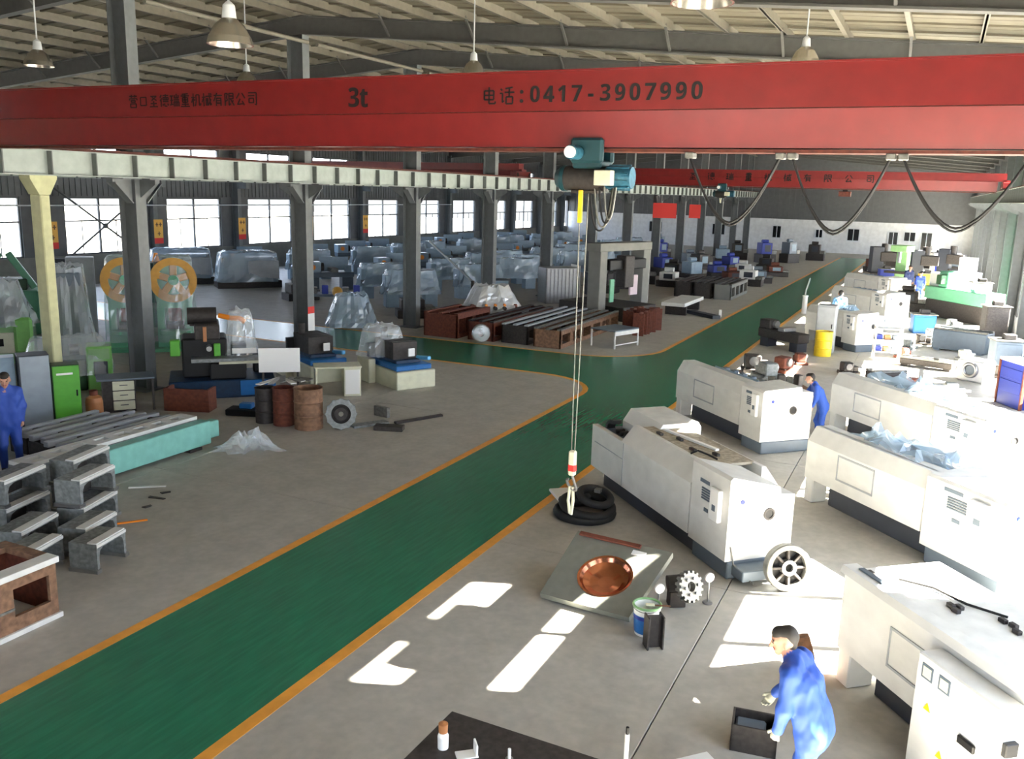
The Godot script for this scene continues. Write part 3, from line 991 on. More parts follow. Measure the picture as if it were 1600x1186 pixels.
func hoist(called: String, label: String, x: float, z: float, yb: float, hook_y: float):
	var t := T(called, label, "hoist", Vector3(x, yb, z))
	var st := S()
	b2(st, Vector3(-0.22, -0.14, 0.14), Vector3(0.2, 0.16, 0.24), 0.03)
	b2(st, Vector3(-0.22, -0.14, -0.24), Vector3(0.2, 0.16, -0.14), 0.03)
	b2(st, Vector3(-0.2, -0.2, -0.2), Vector3(0.18, -0.1, 0.2), 0.02)
	var tro := P(t, "trolley", st, M.teal)
	PC(tro, "travel_motor", Vector3(-0.12, -0.02, 0.24), Vector3(-0.12, -0.02, 0.46), 0.085, M.hoist_blue)
	PC(tro, "motor_cap", Vector3(-0.12, -0.02, 0.46), Vector3(-0.12, -0.02, 0.5), 0.07, M.paper)
	for s in [-1.0, 1.0]:
		PC(tro, "wheel", Vector3(s * 0.12, 0.06, 0.1), Vector3(s * 0.12, 0.06, 0.15), 0.07, M.cast_dark)
	PC(t, "drum_casing", Vector3(-0.34, -0.32, 0), Vector3(0.2, -0.32, 0), 0.15, M.cast_dark, -1, 24)
	st = S()
	la(st, [Vector2(0.0, -0.14), Vector2(0.1, -0.13), Vector2(0.16, -0.05), Vector2(0.16, 0.0), Vector2(0, 0.0)], 22, Transform3D(Basis(Vector3.UP, Vector3.RIGHT, Vector3.BACK), Vector3(-0.34, -0.32, 0)))
	P(t, "end_cap", st, M.teal)
	st = S()
	cy(st, Vector3(0.2, -0.3, 0), Vector3(0.52, -0.3, 0), 0.14, 0.13, 22)
	for i in 10:
		var a := TAU * i / 10
		bx(st, Vector3(0.36, -0.3 + cos(a) * 0.145, sin(a) * 0.145), Vector3(0.28, 0.02, 0.02), 0.0, Basis(Vector3.RIGHT, a))
	P(t, "hoist_motor", st, M.hoist_blue)
	PB(t, "control_box", Vector3(0.12, -0.4, 0.15), Vector3(0.34, -0.22, 0.28), M.cream)
	PB(t, "rope_guide", Vector3(-0.25, -0.5, -0.08), Vector3(0.1, -0.46, 0.08), M.cast_dark)
	if yb - hook_y > 2.0:
		PB(t, "limit_strip", Vector3(-0.13, -0.86, 0.1), Vector3(-0.07, -0.46, 0.13), M.yellow)
		for k in 4:
			var pts := []
			for i in 15:
				var u := i / 14.0
				pts.append(Vector3(0.14 + k * 0.05 + (u - 0.5) * (0.3 - 0.05 * k), lerpf(-0.95 + 0.05 * k, -0.42, pow(absf(2 * u - 1), 2.6)), 0.05 + 0.03 * k))
			st = S()
			tb(st, pts, 0.012, 7)
			P(t, "slack_cable", st, M.steel_dull if k % 2 else M.rubber)
	var top := -0.48
	var hb := hook_y - yb
	for s in [-0.05, 0.06]:
		st = S()
		cy(st, Vector3(s - 0.1, top, 0), Vector3(s * 0.4 - 0.1, hb + 0.85, 0), 0.008, -1, 6)
		P(t, "wire_rope", st, M.steel_dull)
	st = S()
	b2(st, Vector3(-0.15, hb + 0.55, -0.04), Vector3(-0.05, hb + 0.9, 0.04), 0.02)
	var hbk := P(t, "hook_block", st, M.cream)
	PB(hbk, "hook_block_stripe", Vector3(-0.153, hb + 0.6, -0.043), Vector3(-0.047, hb + 0.72, 0.043), M.banner_red, 0.02)
	st = S()
	var hk := []
	for i in 14:
		var a := -PI * 0.5 + PI * 1.35 * i / 13.0
		hk.append(Vector3(-0.1 + 0.07 * cos(a + PI * 0.45), hb + 0.42 + 0.07 * sin(a - PI * 0.3), 0))
	hk.insert(0, Vector3(-0.1, hb + 0.56, 0))
	tb(st, hk, 0.02, 8)
	P(hbk, "hook", st, M.steel_dull)
	st = S()
	tb(st, [Vector3(-0.12, hb + 0.4, 0), Vector3(-0.13, hb + 0.2, 0.02), Vector3(-0.11, hb + 0.02, 0.0), Vector3(-0.09, hb, 0.0), Vector3(-0.075, hb + 0.2, -0.02), Vector3(-0.08, hb + 0.4, 0)], 0.022, 8)
	P(t, "sling", st, M.cream)

func build_lamps():
	var proto: Node3D = null
	var spots := [[-7.85, 6.62, -8.5, "high-bay lamp with metal reflector hanging above the company name on the girder"], [-15.85, 7.1, -12.0, "high-bay lamp hanging close to the dark column row"], [-2.05, 6.62, -7.9, "high-bay lamp cut by the top of the picture over the white lathes"], [-16.3, 7.5, -18.2, "far high-bay lamp just above the dark end of the girder"], [-9.67, 7.5, -18.0, "far high-bay lamp just above the middle of the girder"], [-2.65, 7.5, -18.0, "far high-bay lamp just above the bright end of the girder"]]
	for q in spots:
		var at := Vector3(q[0], q[1], q[2])
		if proto == null:
			proto = T("high_bay_lamp", q[3], "lamp", at, 0, "high-bay lamps")
			proto.set_meta("base_name", "high_bay_lamp")
			var st := S()
			la(st, [Vector2(0.27, -0.14), Vector2(0.25, -0.06), Vector2(0.17, 0.08), Vector2(0.09, 0.15), Vector2(0.085, 0.15), Vector2(0.16, 0.075), Vector2(0.235, -0.06), Vector2(0.255, -0.14), Vector2(0.27, -0.14)], 28)
			P(proto, "reflector", st, M.alu)
			st = S()
			la(st, [Vector2(0, 0.1), Vector2(0.07, 0.1), Vector2(0.085, 0.16), Vector2(0.07, 0.3), Vector2(0.03, 0.34), Vector2(0.0, 0.34)], 18)
			P(proto, "socket_housing", st, M.frame_white)
			st = S()
			la(st, [Vector2(0, -0.1), Vector2(0.05, -0.06), Vector2(0.06, 0.0), Vector2(0.03, 0.09), Vector2(0.0, 0.1)], 14)
			P(proto, "bulb", st, M.paper)
		else:
			copy(proto, at, 0, q[3])
	for n in get_children():
		if String(n.name).begins_with("high_bay_lamp"):
			var st := S()
			var top: float = roof_y(n.position.x) + 0.2 - n.position.y
			cy(st, Vector3(0, 0.33, 0), Vector3(0, top, 0), 0.014, -1, 8)
			P(n, "rod", st, M.frame_white)

# ------------------------------------------------------------ CNC lathes
# local x runs from the tail end to the headstock, +z is the rear (panel) side, the machine reaches to z = -w
func cnc(called: String, label: String, at: Vector3, ang: float, l1: float, l2: float, w: float, style: int, group := "") -> Node3D:
	var t := T(called, label, "lathe", at, -ang, group)
	var L := l1 + l2
	var st := S()
	var leg := style != 1
	# base
	b2(st, Vector3(0.35, 0, -w + 0.12), Vector3(L - 0.03, 0.34, -0.22 if leg else -0.08), 0.02)
	P(t, "base", st, M.navy)
	# chip tray under the headstock end
	st = S()
	b2(st, Vector3(l1 + 0.1, 0, -w + 0.02), Vector3(L + 0.02, 0.24, -0.03), 0.015)
	P(t, "plinth", st, M.slate)
	# rear panel
	var h0 := 1.0 if style == 1 else 1.02
	var h1 := 1.25
	st = S()
	if style == 1:
		pr(st, [Vector2(0, 0.27), Vector2(0, h0), Vector2(-0.1, h0), Vector2(-0.1, 0.27)], 0.0, 1.25, zy())
		pr(st, [Vector2(0, 0.27), Vector2(0, h0), Vector2(-0.22, h1), Vector2(-0.3, h1), Vector2(-0.3, 0.27)], 1.25, l1, zy())
		# sloping shoulder where the panel rises
		pr(st, [Vector2(0, h0), Vector2(-0.22, h1), Vector2(-0.3, h1), Vector2(-0.3, h0)], 1.1, 1.25, zy())
	elif style == 4:
		pr(st, [Vector2(0, 0.38), Vector2(0, 1.2), Vector2(-0.12, 1.2), Vector2(-0.12, 0.38)], 0.0, L, zy())
		pr(st, [Vector2(0.05, 1.2), Vector2(0.02, 1.27), Vector2(-0.14, 1.27), Vector2(-0.14, 1.2)], -0.02, L + 0.03, zy())
	else:
		pr(st, [Vector2(0, 0.4), Vector2(0, h0), Vector2(-0.14, h1), Vector2(-0.24, h1), Vector2(-0.24, 0.4)], 0.0, l1, zy())
	P(t, "rear_panel", st, M.machine_white)
	if leg:
		for q in [[0.0, -0.3], [0.02, -w + 0.1]]:
			st = S()
			b2(st, Vector3(q[0], 0, q[1] - 0.02), Vector3(q[0] + 0.2, 0.42, q[1] + 0.28), 0.015)
			P(t, "leg", st, M.machine_white)
	# access door pressed in the panel
	if style != 1:
		st = S()
		for q in [[0.75, 0.98, 1.55, 0.985], [0.75, 0.6, 1.55, 0.605]]:
			b2(st, Vector3(q[0], q[1] - 0.02, 0.0), Vector3(q[2], q[3], 0.012))
		b2(st, Vector3(0.75, 0.6, 0.0), Vector3(0.765, 0.98, 0.012))
		b2(st, Vector3(1.535, 0.6, 0.0), Vector3(1.55, 0.98, 0.012))
		P(t, "access_door_frame", st, M.machine_grey)
	else:
		st = S()
		b2(st, Vector3(0.12, 0.72, 0.0), Vector3(1.2, 0.735, 0.01))
		b2(st, Vector3(1.19, 0.28, 0.0), Vector3(1.2, 0.99, 0.01))
		P(t, "panel_seam", st, M.machine_grey)
	# bed and way covers
	st = S()
	b2(st, Vector3(0.25, 0.34, -w + 0.3), Vector3(l1, 0.85, -0.3), 0.02)
	P(t, "bed", st, M.slate)
	# top deck
	st = S()
	if style == 1:
		b2(st, Vector3(1.2, 1.2, -w), Vector3(l1 + 0.02, 1.245, -0.22), 0.01)
		P(t, "top_deck", st, M.machine_top)
		st = S()
		b2(st, Vector3(0.1, 0.9, -0.6), Vector3(1.15, 0.96, -0.06), 0.01)
		P(t, "tail_deck", st, M.slate)
	elif style == 4:
		b2(st, Vector3(0.02, 1.17, -w + 0.05), Vector3(L, 1.23, -0.12), 0.01)
		P(t, "top_deck", st, M.machine_white)
	else:
		b2(st, Vector3(0.0, h1 - 0.03, -0.42), Vector3(l1, h1, -0.2), 0.008)
		P(t, "top_deck", st, M.machine_white)
		# sliding guard doors over the bed, leaning
		st = S()
		pr(st, [Vector2(-0.42, h1), Vector2(-0.44, h1 + 0.03), Vector2(-w + 0.12, 0.95), Vector2(-w + 0.12, 0.9), Vector2(-0.42, h1 - 0.04)], l1 * 0.34, l1 * 0.97, zy())
		P(t, "sliding_guard", st, M.ice)
		st = S()
		for i in 4:
			b2(st, Vector3(l1 * (0.4 + 0.13 * i), h1 - 0.1, -0.62), Vector3(l1 * (0.46 + 0.13 * i), h1 + 0.03, -0.5), 0.01)
		P(t, "guard_ribs", st, M.slate)
	# tail hood
	if style == 1:
		st = S()
		pr(st, [Vector2(-0.42, 0.92), Vector2(-0.42, 1.12), Vector2(-0.56, 1.32), Vector2(-w - 0.2, 1.32), Vector2(-w - 0.25, 1.24), Vector2(-w - 0.25, 0.5), Vector2(-w + 0.1, 0.5), Vector2(-w + 0.1, 0.92)], 0.3, 1.42, zy())
		P(t, "tail_hood", st, M.machine_white)
		# drag chain curling over the tail
		for i in 13:
			var a := lerpf(-0.3, PI * 0.75, i / 12.0)
			st = S()
			var c := Vector3(0.42 - cos(a) * 0.26 + (0.0 if i < 9 else (i - 8) * 0.09), 0.98 + sin(a) * 0.14 if i < 9 else 1.0, -0.26)
			bx(st, c, Vector3(0.07, 0.06, 0.16), 0.01, Basis(Vector3(0, 0, 1), -a))
			P(t, "drag_chain_link", st, M.black)
	# headstock cabinet
	var hz := 0.0
	if style == 4:
		st = S()
		b2(st, Vector3(l1 + 0.02, 0.02, 0.0), Vector3(L - 0.02, 1.12, 0.24), 0.015)
		var ec := P(t, "electrical_cabinet", st, M.machine_white)
		hz = 0.24
		PB(ec, "cabinet_seam", Vector3(l1 + 0.48, 0.06, 0.24), Vector3(l1 + 0.488, 1.08, 0.243), M.machine_grey, 0.0)
		for q in [[0.09, 0.92], [0.29, 0.92]]:
			st = S()
			b2(st, Vector3(l1 + q[0], q[1], 0.24), Vector3(l1 + q[0] + 0.13, q[1] + 0.13, 0.246))
			P(ec, "rating_plate", st, M.slate)
			PB(ec, "plate_face", Vector3(l1 + q[0] + 0.02, q[1] + 0.02, 0.246), Vector3(l1 + q[0] + 0.11, q[1] + 0.11, 0.25), M.cream, 0.0)
		for q in [[0.16, 0.66], [0.36, 0.34]]:
			st = S()
			pr(st, [Vector2(l1 + q[0], q[1]), Vector2(l1 + q[0] + 0.08, q[1]), Vector2(l1 + q[0] + 0.04, q[1] + 0.07)], 0.24, 0.245)
			P(ec, "warning_triangle", st, M.yellow)
		PB(ec, "handle", Vector3(l1 + 0.58, 0.62, 0.24), Vector3(l1 + 0.76, 0.69, 0.27), M.black)
		PB(ec, "socket", Vector3(L - 0.02, 0.72, 0.06), Vector3(L + 0.03, 0.84, 0.18), M.black)
		st = S()
		b2(st, Vector3(l1, 0.24, -w), Vector3(L, 1.18, -0.02), 0.015)
		P(t, "headstock_cover", st, M.machine_white)
		for q in [[0.18, -0.16], [0.95, -0.45], [1.0, -0.5], [1.05, -0.42], [1.3, -0.7], [1.4, -0.72], [1.5, -0.66], [1.6, -0.7], [1.75, -0.68]]:
			st = S()
			b2(st, Vector3(q[0] - 0.04, 1.23, q[1] - 0.025), Vector3(q[0] + 0.04, 1.27, q[1] + 0.025), 0.006)
			P(t, "bracket", st, M.cast_dark)
		st = S()
		tb(st, [Vector3(0.35, 1.245, -0.35), Vector3(0.6, 1.25, -0.55), Vector3(0.95, 1.245, -0.62), Vector3(1.25, 1.245, -0.8)], 0.012, 6)
		P(t, "hose", st, M.rubber)
		st = S()
		b2(st, Vector3(0.12, 1.27, -0.12), Vector3(0.48, 1.285, -0.06))
		P(t, "slot_cover", st, M.slate)
	else:
		var hb := 1.38 if style == 1 else 1.26
		var hf := 1.1 if style == 1 else 1.2
		st = S()
		pr(st, [Vector2(0, 0.24), Vector2(0, hb - 0.04), Vector2(-0.04, hb), Vector2(-w * 0.76, hf + 0.1), Vector2(-w * 0.78, hf), Vector2(-w, hf - 0.02), Vector2(-w, 0.24)], l1 + 0.03, L, zy())
		var hc := P(t, "headstock_cover", st, M.machine_white)
		# control unit on the rear face
		st = S()
		b2(st, Vector3(l1 + l2 * 0.62, 0.72, 0.0), Vector3(l1 + l2 * 0.85, 1.16, 0.07), 0.012)
		var tbx := P(t, "terminal_box", st, M.paper)
		PB(tbx, "terminal_window", Vector3(l1 + l2 * 0.7, 0.86, 0.07), Vector3(l1 + l2 * 0.78, 0.94, 0.075), M.slate, 0.0)
		for i in 5:
			PB(hc, "vent_slat", Vector3(l1 + l2 * 0.32, 0.9 + i * 0.035, 0.0), Vector3(l1 + l2 * 0.56, 0.92 + i * 0.035, 0.012), M.slate, 0.0)
		PB(hc, "name_plate", Vector3(l1 + l2 * 0.26, 1.12, 0.0), Vector3(l1 + l2 * 0.5, 1.17, 0.006), M.slate, 0.0)
		PB(hc, "switch_plate", Vector3(l1 + l2 * 0.4, 0.74, 0.0), Vector3(l1 + l2 * 0.5, 0.79, 0.008), M.slate, 0.0)
	if style == 3:
		st = S()
		film(st, Vector2(l1 * 0.3, 0.26), Vector2(l1 * 0.34, 0.34), 0.1, h1 - 0.04, 7 + int(at.z * 10.0), 0.3, 34, 6)
		var fm := P(t, "plastic_sheet", st, M.film_blue)
		fm.position = Vector3(l1 * 0.62, 0, -0.62)
	# end face
	if style != 4:
		st = S()
		la(st, [Vector2(0.0, -0.03), Vector2(0.06, -0.03), Vector2(0.06, 0.012), Vector2(0.085, 0.012), Vector2(0.085, 0.0)], 20, Transform3D(Basis(Vector3.BACK, Vector3.RIGHT, Vector3.UP), Vector3(L + 0.001, 0.84, -w * 0.62)))
		P(t, "spindle_bore", st, M.cast_dark)
		PC(t, "spindle_hole_shade", Vector3(L, 0.84, -w * 0.62), Vector3(L + 0.004, 0.84, -w * 0.62), 0.06, M.black)  # flat black disc paints the shade inside the spindle hole
		PC(t, "end_knob", Vector3(L, 1.04, -w * 0.2), Vector3(L + 0.01, 1.04, -w * 0.2), 0.03, M.royal)
	if style == 1:
		st = S()
		pr(st, [Vector2(-w + 0.04, 1.24), Vector2(-w - 0.02, 1.24), Vector2(-w - 0.25, 0.95), Vector2(-w - 0.25, 0.6), Vector2(-w + 0.04, 0.6)], l1 - 1.1, l1 + 0.25, zy())
		P(t, "front_wing", st, M.machine_white)
		st = S()
		for q in [[1.7, 1.25, -0.35], [2.05, 1.25, -0.5], [2.6, 1.25, -0.4], [2.9, 1.25, -0.6]]:
			b2(st, Vector3(q[0] - 0.07, q[1], q[2] - 0.03), Vector3(q[0] + 0.07, q[1] + 0.04, q[2] + 0.03), 0.008)
		P(t, "deck_clips", st, M.cast_dark)
		st = S()
		bar(st, Vector3(1.5, 1.265, -0.55), Vector3(2.7, 1.265, -0.75), 0.06, 0.03)
		P(t, "loose_rail", st, M.paper)
		st = S()
		tb(st, [Vector3(2.75, 1.26, -0.28), Vector3(2.85, 1.33, -0.33), Vector3(3.0, 1.3, -0.42), Vector3(3.1, 1.26, -0.5)], 0.014, 6)
		P(t, "hose", st, M.rubber)
		# drip pan and bent lever at the end
		st = S()
		b2(st, Vector3(L, 0.06, -w + 0.2), Vector3(L + 0.28, 0.2, -0.1), 0.01)
		P(t, "drip_pan", st, M.slate)
		st = S()
		tb(st, [Vector3(L + 0.02, 0.45, -0.06), Vector3(L + 0.05, 0.22, -0.1), Vector3(L + 0.2, 0.1, -0.2), Vector3(L + 0.34, 0.05, -0.22)], 0.012, 6)
		P(t, "lever", st, M.steel_dull)
	return t

func build_cnc_lathes():
	var u := Vector3(0.7071, 0, 0.7071)
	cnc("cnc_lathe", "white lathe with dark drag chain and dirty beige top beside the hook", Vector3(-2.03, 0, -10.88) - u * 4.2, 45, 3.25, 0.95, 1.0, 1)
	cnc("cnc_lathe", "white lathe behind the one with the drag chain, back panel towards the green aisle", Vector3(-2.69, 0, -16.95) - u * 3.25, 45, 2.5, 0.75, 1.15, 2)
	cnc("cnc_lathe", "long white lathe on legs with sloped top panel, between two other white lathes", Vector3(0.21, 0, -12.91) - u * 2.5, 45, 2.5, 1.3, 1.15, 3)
	cnc("cnc_lathe", "white flat-topped lathe with warning triangles on its cabinet, behind the worker", Vector3(-0.47, 0, -9.0), 50, 1.38, 0.95, 1.15, 4)
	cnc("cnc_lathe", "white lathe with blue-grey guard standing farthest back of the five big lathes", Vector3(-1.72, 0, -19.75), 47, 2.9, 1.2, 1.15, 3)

# ------------------------------------------------------------ right bay, near
func ring(st: SurfaceTool, c: Vector3, ax: Vector3, R: float, r: float, n := 28, k := 10):
	var f := frame_of(ax)
	var pts := []
	for i in n + 1:
		var a := TAU * i / n
		pts.append(c + (f[0] * cos(a) + f[1] * sin(a)) * R)
	tb(st, pts, r, k)

func turned(at: Vector3, ax: Vector3) -> Transform3D:
	var f := frame_of(ax.normalized())
	return Transform3D(Basis(f[0], ax.normalized(), f[0].cross(ax.normalized())), at)

func build_right_bay():
	# faceplate with eight openings leaning at the end of the lathe
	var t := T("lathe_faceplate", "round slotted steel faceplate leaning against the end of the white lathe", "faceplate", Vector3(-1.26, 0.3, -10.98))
	var ax := Vector3(0.55, 0.16, 0.8).normalized()
	var xf := turned(Vector3.ZERO, ax)
	var st := S()
	la(st, [Vector2(0.225, -0.06), Vector2(0.3, -0.06), Vector2(0.3, 0.05), Vector2(0.29, 0.06), Vector2(0.235, 0.06), Vector2(0.225, 0.05), Vector2(0.225, -0.06)], 36, xf)
	P(t, "rim", st, M.steel_dull)
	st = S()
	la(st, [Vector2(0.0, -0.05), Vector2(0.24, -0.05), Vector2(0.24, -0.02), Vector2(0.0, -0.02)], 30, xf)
	P(t, "darkened_web", st, M.black)  # black disc paints the dark gaps between the spokes
	for i in 8:
		var a := TAU * i / 8
		st = S()
		bx(st, xf * Vector3(cos(a) * 0.17, 0.0, sin(a) * 0.17), Vector3(0.15, 0.09, 0.035), 0.008, xf.basis * Basis(UP, -a))
		P(t, "spoke", st, M.cast_dark)
	st = S()
	la(st, [Vector2(0.055, 0.02), Vector2(0.055, 0.06), Vector2(0.1, 0.06), Vector2(0.105, -0.03)], 24, xf)
	P(t, "hub", st, M.steel)
	# big plate with a copper coloured bore
	t = T("base_plate", "large grey steel plate with a shiny copper-toned round recess, propped up at its far edge", "plate", Vector3(-3.3, 0.0, -9.16))
	t.rotation = Vector3(deg_to_rad(22.5), deg_to_rad(-4.0), 0)
	st = S()
	var hole := []
	for i in 41:
		var a := TAU * i / 40
		hole.append(Vector2(cos(a) * 0.32 + 0.06, sin(a) * 0.32 - 0.52))
	# two halves round the bore
	var left := [Vector2(0.06, -1.16), Vector2(-0.6, -1.16), Vector2(-0.58, 0.0), Vector2(0.06, 0.0)]
	for i in range(10, 31):
		left.append(hole[i])
	var right := [Vector2(0.06, 0.0), Vector2(0.58, 0.0), Vector2(0.7, -1.16), Vector2(0.06, -1.16)]
	for i in range(30, 51):
		right.append(hole[i % 40])
	pr(st, left, 0.03, 0.11, xz())
	pr(st, right, 0.03, 0.11, xz())
	P(t, "plate", st, M.plate)
	st = S()
	la(st, [Vector2(0.0, 0.02), Vector2(0.1, 0.024), Vector2(0.2, 0.045), Vector2(0.28, 0.09), Vector2(0.315, 0.13), Vector2(0.345, 0.14), Vector2(0.345, 0.12)], 40, Transform3D(Basis.IDENTITY, Vector3(0.06, -0.02, -0.52)))
	P(t, "copper_recess", st, M.copper, "polished copper-toned recess")
	PB(t, "rear_lip", Vector3(-0.55, 0.11, -1.15), Vector3(0.3, 0.14, -1.08), M.rust_brown)
	PB(t, "paper_tag", Vector3(0.22, 0.11, -1.05), Vector3(0.4, 0.116, -0.97), M.paper, 0.0)
	st = S()
	b2(st, Vector3(-0.5, 0, -0.09), Vector3(0.5, 0.37, 0.09), 0.01)
	one("brown_prop", st, M.rust_brown, "reddish brown block propping up the far edge of the steel plate", "steel block", Vector3(-3.3, 0, -10.12), -4)
	# toothed wheel and rods on the plate's edge
	t = T("toothed_wheel", "small bright toothed wheel mounted on the motor beside the steel plate", "gear", Vector3(-2.2, 0.34, -9.72))
	ax = Vector3(0.8, 0.35, 0.5).normalized()
	xf = turned(Vector3.ZERO, ax)
	st = S()
	la(st, [Vector2(0.06, -0.04), Vector2(0.16, -0.04), Vector2(0.16, 0.04), Vector2(0.06, 0.04), Vector2(0.06, -0.04)], 26, xf)
	for i in 16:
		var a := TAU * i / 16
		bx(st, xf * Vector3(cos(a) * 0.17, 0, sin(a) * 0.17), Vector3(0.04, 0.08, 0.035), 0.004, xf.basis * Basis(UP, -a))
	P(t, "gear_rim", st, M.steel_dull)
	st = S()
	for i in 6:
		var a := TAU * i / 6
		cy(st, xf * Vector3(cos(a) * 0.1, 0.03, sin(a) * 0.1), xf * Vector3(cos(a) * 0.1, 0.07, sin(a) * 0.1), 0.02, -1, 8)
	P(t, "bolts", st, M.steel)
	t = T("motor_housing", "small dark motor behind the toothed wheel beside the steel plate", "motor", Vector3(-2.38, 0.0, -9.86), 30)
	PC(t, "housing", Vector3(-0.12, 0.28, 0), Vector3(0.12, 0.3, 0), 0.1, M.cast_dark)
	PB(t, "foot", Vector3(-0.1, 0, -0.08), Vector3(0.1, 0.2, 0.08), M.cast_dark)
	for q in [[-2.5, 0.0, -9.5, "white round-headed gauge on a thin rod between plate and motor"], [-2.05, 0.0, -10.1, "white round-headed rod standing beside the toothed wheel"]]:
		t = T("dial_rod", q[3], "gauge", Vector3(q[0], q[1], q[2]))
		PC(t, "rod", Vector3.ZERO, Vector3(0, 0.3, 0), 0.01, M.steel, -1, 8)
		PC(t, "head", Vector3(-0.006, 0.34, -0.006), Vector3(0.014, 0.34, 0.014), 0.06, M.paper)
		PC(t, "foot", Vector3.ZERO, Vector3(0, 0.02, 0), 0.06, M.steel, -1, 12)
	# paint pail
	t = T("paint_pail", "white paint pail with blue label and pale green rim beside the plate", "pail", Vector3(-2.5, 0, -9.02))
	st = S()
	la(st, [Vector2(0, 0), Vector2(0.13, 0), Vector2(0.155, 0.34), Vector2(0.145, 0.34), Vector2(0.122, 0.02), Vector2(0, 0.02)], 28)
	var pb := P(t, "body", st, M.paper)
	st = S()
	la(st, [Vector2(0.135, 0.03), Vector2(0.1515, 0.25), Vector2(0.1525, 0.25)], 28)
	P(pb, "label", st, M.blue, "blue printed label")
	st = S()
	la(st, [Vector2(0.149, 0.2), Vector2(0.1525, 0.24), Vector2(0.1535, 0.24)], 28)
	P(pb, "label_stripe", st, M.royal)
	st = S()
	ring(st, Vector3(0, 0.345, 0), UP, 0.155, 0.014)
	P(t, "rim", st, M.pale_green)
	st = S()
	cy(st, Vector3(0, 0.2, 0), Vector3(0, 0.21, 0), 0.138, -1, 24)
	P(t, "paint", st, M.pale_green)
	st = S()
	var hp := []
	for i in 13:
		var a := PI * i / 12
		hp.append(Vector3(0.155 * cos(a), 0.33 - 0.02 * sin(a), 0.16 * sin(a)))
	tb(st, hp, 0.005, 6)
	P(t, "handle", st, M.steel)
	t = T("paint_brush", "paint brush laid across the rim of the pail", "brush", Vector3(-2.39, 0.36, -9.0), 20)
	PB(t, "handle", Vector3(-0.02, 0, -0.012), Vector3(0.16, 0.016, 0.012), M.wood)
	PB(t, "bristles", Vector3(-0.12, 0, -0.03), Vector3(-0.02, 0.02, 0.03), M.cream)
	# H-section offcut
	st = S()
	b2(st, Vector3(-0.08, 0, -0.012), Vector3(0.08, 0.38, 0.012), 0.003)
	b2(st, Vector3(-0.095, 0, -0.08), Vector3(-0.075, 0.38, 0.08), 0.003)
	b2(st, Vector3(0.075, 0, -0.08), Vector3(0.095, 0.38, 0.08), 0.003)
	one("steel_offcut", st, M.cast_dark, "dark upright offcut of H-section steel beside the paint pail", "steel offcut", Vector3(-2.33, 0, -8.74), 35)
	# heap of black hoses under the hook
	t = T("hose_heap", "heap of black coiled hoses under the crane hook", "hose", Vector3(-4.45, 0, -12.15))
	for q in [[0.0, 0.07, 0.0, 0.42, 0.07, 0.0], [0.05, 0.19, 0.03, 0.38, 0.065, 0.12], [-0.22, 0.2, -0.12, 0.2, 0.06, -0.2], [0.16, 0.34, 0.0, 0.24, 0.06, 0.25]]:
		st = S()
		ring(st, Vector3(q[0], q[1], q[2]), Vector3(q[5], 1, q[5] * 0.5).normalized(), q[3], q[4], 30, 9)
		P(t, "coil", st, M.rubber)
	PB(t, "fitting", Vector3(0.1, 0.36, -0.2), Vector3(0.2, 0.42, -0.1), M.steel_dull)
	# white slab painting the sunlit floor patch between hook and lathe
	st = S()
	b2(st, Vector3(-0.35, 0, -0.25), Vector3(0.35, 0.05, 0.25), 0.01)
	one("white_board", st, M.paper, "white slab standing for a sunlit patch of floor at the tail end of the lathe", "board", Vector3(-4.95, 0, -12.95), 40)
	# crate beside the worker
	t = T("steel_crate", "dark open steel crate on the floor in front of the standing worker", "crate", Vector3(-1.0, 0, -7.45), 8)
	for q in [[-0.2, -0.15, 0.2, -0.13], [-0.2, 0.13, 0.2, 0.15], [-0.2, -0.15, -0.18, 0.15], [0.18, -0.15, 0.2, 0.15]]:
		PB(t, "side", Vector3(q[0], 0, q[1]), Vector3(q[2], 0.26, q[3]), M.cast_dark, 0.002)
	PB(t, "bottom", Vector3(-0.18, 0, -0.13), Vector3(0.18, 0.02, 0.13), M.cast_dark, 0.0)
	PB(t, "contents", Vector3(-0.17, 0.02, -0.12), Vector3(0.1, 0.2, 0.12), M.slate, 0.02)
	st = S()
	pr(st, [Vector2(-0.12, 0), Vector2(0.12, 0), Vector2(0.1, 0.2), Vector2(0.03, 0.42), Vector2(-0.08, 0.4)], -0.05, 0.05)
	one("wooden_block", st, M.wood, "brown wooden block propped at the leg of the flat-topped lathe", "wood block", Vector3(-0.78, 0, -9.0), 20)
	# marking-out table at the bottom edge
	t = T("surface_table", "dark steel marking-out table cut off by the bottom edge", "table", Vector3(-3.08, 0, -5.55), -1)
	PB(t, "tabletop", Vector3(0, 0.72, 0), Vector3(2.3, 0.8, 1.9), M.cast_dark, 0.01)
	for q in [[0.1, 0.1], [2.1, 0.1], [0.1, 1.7], [2.1, 1.7]]:
		PB(t, "leg", Vector3(q[0], 0, q[1]), Vector3(q[0] + 0.1, 0.72, q[1] + 0.1), M.navy)
	t = T("glue_bottle", "white bottle with amber cap standing on the dark table", "bottle", Vector3(-2.9, 0.8, -5.1))
	st = S()
	la(st, [Vector2(0, 0), Vector2(0.04, 0), Vector2(0.042, 0.1), Vector2(0.03, 0.13), Vector2(0.03, 0.14)], 20)
	P(t, "body", st, M.paper)
	st = S()
	la(st, [Vector2(0.033, 0.13), Vector2(0.036, 0.2), Vector2(0.0, 0.21)], 20)
	P(t, "cap", st, M.tan)
	t = T("white_bracket", "bent white metal bracket lying on the dark table", "bracket", Vector3(-2.7, 0.8, -5.1), 40)
	PB(t, "flange", Vector3(-0.08, 0, -0.05), Vector3(0.08, 0.012, 0.05), M.paper, 0.003)
